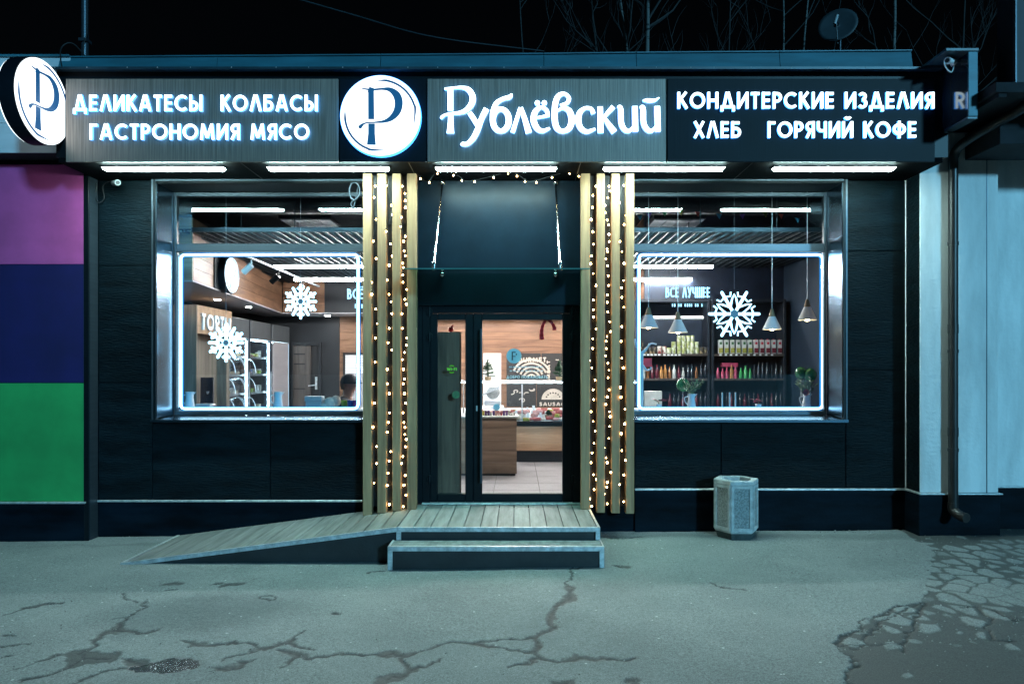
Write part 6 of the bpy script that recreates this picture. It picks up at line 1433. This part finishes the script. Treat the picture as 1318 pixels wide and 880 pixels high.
MB().cyl((hx_ - .1, hy_, zs_ - .05), (hx_ - .1, hy_, zs_), .17, n=24).build('seat', 'shelf_metal', st_, True)
for a in (45, 135, 225, 315): MB().cyl((hx_ - .1 + .1 * math.cos(R(a)), hy_ + .1 * math.sin(R(a)), zs_ - .05), (hx_ - .1 + .19 * math.cos(R(a)), hy_ + .19 * math.sin(R(a)), FL), .012, n=8).build('leg', 'shelf_metal', st_, True)
pr = thing('person', 'person in dark jacket and cap sitting at the left window, leaning forward', 'person', (hx_ - .1, hy_, zs_))
V = [(-.10, 0, .10), (-.09, 0, .28), (-.06, 0, .45), (-.03, 0, .56), (.0, 0, .62), (.015, 0, .71), (.02, 0, .80), (.02, 0, .86),
     (-.05, -.17, .52), (.05, -.24, .34), (.22, -.20, .27), (.30, -.18, .27), (-.05, .17, .52), (.05, .24, .34), (.22, .18, .27), (.30, .16, .27),
     (.0, -.09, .07), (.34, -.11, .06), (.32, -.11, -.36), (.42, -.11, -.40), (.0, .09, .07), (.34, .11, .06), (.32, .11, -.36), (.42, .11, -.40), (.095, 0, .735), (.07, 0, .67)]
E = [(0, 1), (1, 2), (2, 3), (3, 4), (4, 5), (5, 6), (6, 7), (3, 8), (8, 9), (9, 10), (10, 11), (3, 12), (12, 13), (13, 14), (14, 15), (0, 16), (16, 17), (17, 18), (18, 19), (0, 20), (20, 21), (21, 22), (22, 23), (5, 24), (5, 25)]
RD = [.13, .115, .12, .075, .055, .085, .088, .06, .06, .042, .032, .028, .06, .042, .032, .028, .08, .062, .042, .035, .08, .062, .042, .035, .018, .03]
W = lambda q: (hx_ + q[0] - .0, hy_ + q[1], hz_ - .74 + q[2])
skinned('body', [W(q) for q in V], E, RD, 'skin', pr)
JI = [0, 1, 2, 3, 4, 8, 9, 10, 12, 13, 14]; mp_ = {a: i for i, a in enumerate(JI)}
skinned('jacket', [W(V[i]) for i in JI], [(mp_[a], mp_[b_]) for a, b_ in E if a in mp_ and b_ in mp_], [.155, .145, .15, .11, .072, .082, .062, .05, .082, .062, .05], 'jacket_dark', pr)
TI = [0, 16, 17, 18, 20, 21, 22]; mp_ = {a: i for i, a in enumerate(TI)}
skinned('trousers', [W(V[i]) for i in TI], [(mp_[a], mp_[b_]) for a, b_ in E if a in mp_ and b_ in mp_], [.15, .1, .08, .06, .1, .08, .06], 'jacket_dark', pr)
cp = Vector(W((.01, 0, .785)))
mb = MB(); mb.lathe([(.108, cp.z - .01), (.112, cp.z + .02), (.10, cp.z + .07), (.07, cp.z + .105), (.03, cp.z + .12), (0, cp.z + .122)], cp.x, cp.y, 20)
mb.prism([(cp.x + .08 + .10 * math.cos(R(a)), cp.y + .085 * math.sin(R(a))) for a in range(-90, 91, 15)], cp.z - .008, cp.z + .004, 'z'); mb.build('cap', 'cap_dark', pr, True)
mb = MB(); hv = [(cp.x - .012 + r_ * math.cos(R(a)), cp.y + r_ * math.sin(R(a)), cp.z + dz) for r_, dz in ((.086, -.085), (.098, -.04), (.104, -.009)) for a in range(105, 256, 15)]
mb.add(hv, [(i * 11 + j, i * 11 + j + 1, (i + 1) * 11 + j + 1, (i + 1) * 11 + j) for i in range(2) for j in range(10)]); mb.build('hair', 'hair_brown', pr, True)
for s_ in (-1, 1):
    MB().ball(W((.092, s_ * .034, .745)), .011, 5).build('eye', 'glass_dark', pr); MB().ball(W((.01, s_ * .09, .72)), .024, 5, (.7, .4, 1.1)).build('ear', 'skin', pr)
MB().ball(W((.092, 0, .685)), .02, 5, (.5, 1.2, .3)).build('mouth', 'meat_red', pr)
# hands with fingers resting on the ledge
for s_, wi_ in ((-1, 11), (1, 15)):
    b0 = Vector(W(V[wi_])); mb = MB(); mb.ball(b0 + Vector((.035, 0, 0)), .042, 6, (1.1, .9, .5))
    for k in range(4):
        yk_ = (k - 1.5) * .018; L = (.062, .072, .068, .052)[k]; mb.tube([b0 + Vector((.06, yk_, .004)), b0 + Vector((.06 + L * .6, yk_, -.004)), b0 + Vector((.06 + L, yk_ * .9, -.026))], [.009, .0085, .007], 6)
    mb.tube([b0 + Vector((.03, -s_ * .03, .0)), b0 + Vector((.06, -s_ * .052, -.004)), b0 + Vector((.085, -s_ * .05, -.014))], [.011, .010, .008], 6)
    mb.build('hand', 'skin', pr, True)
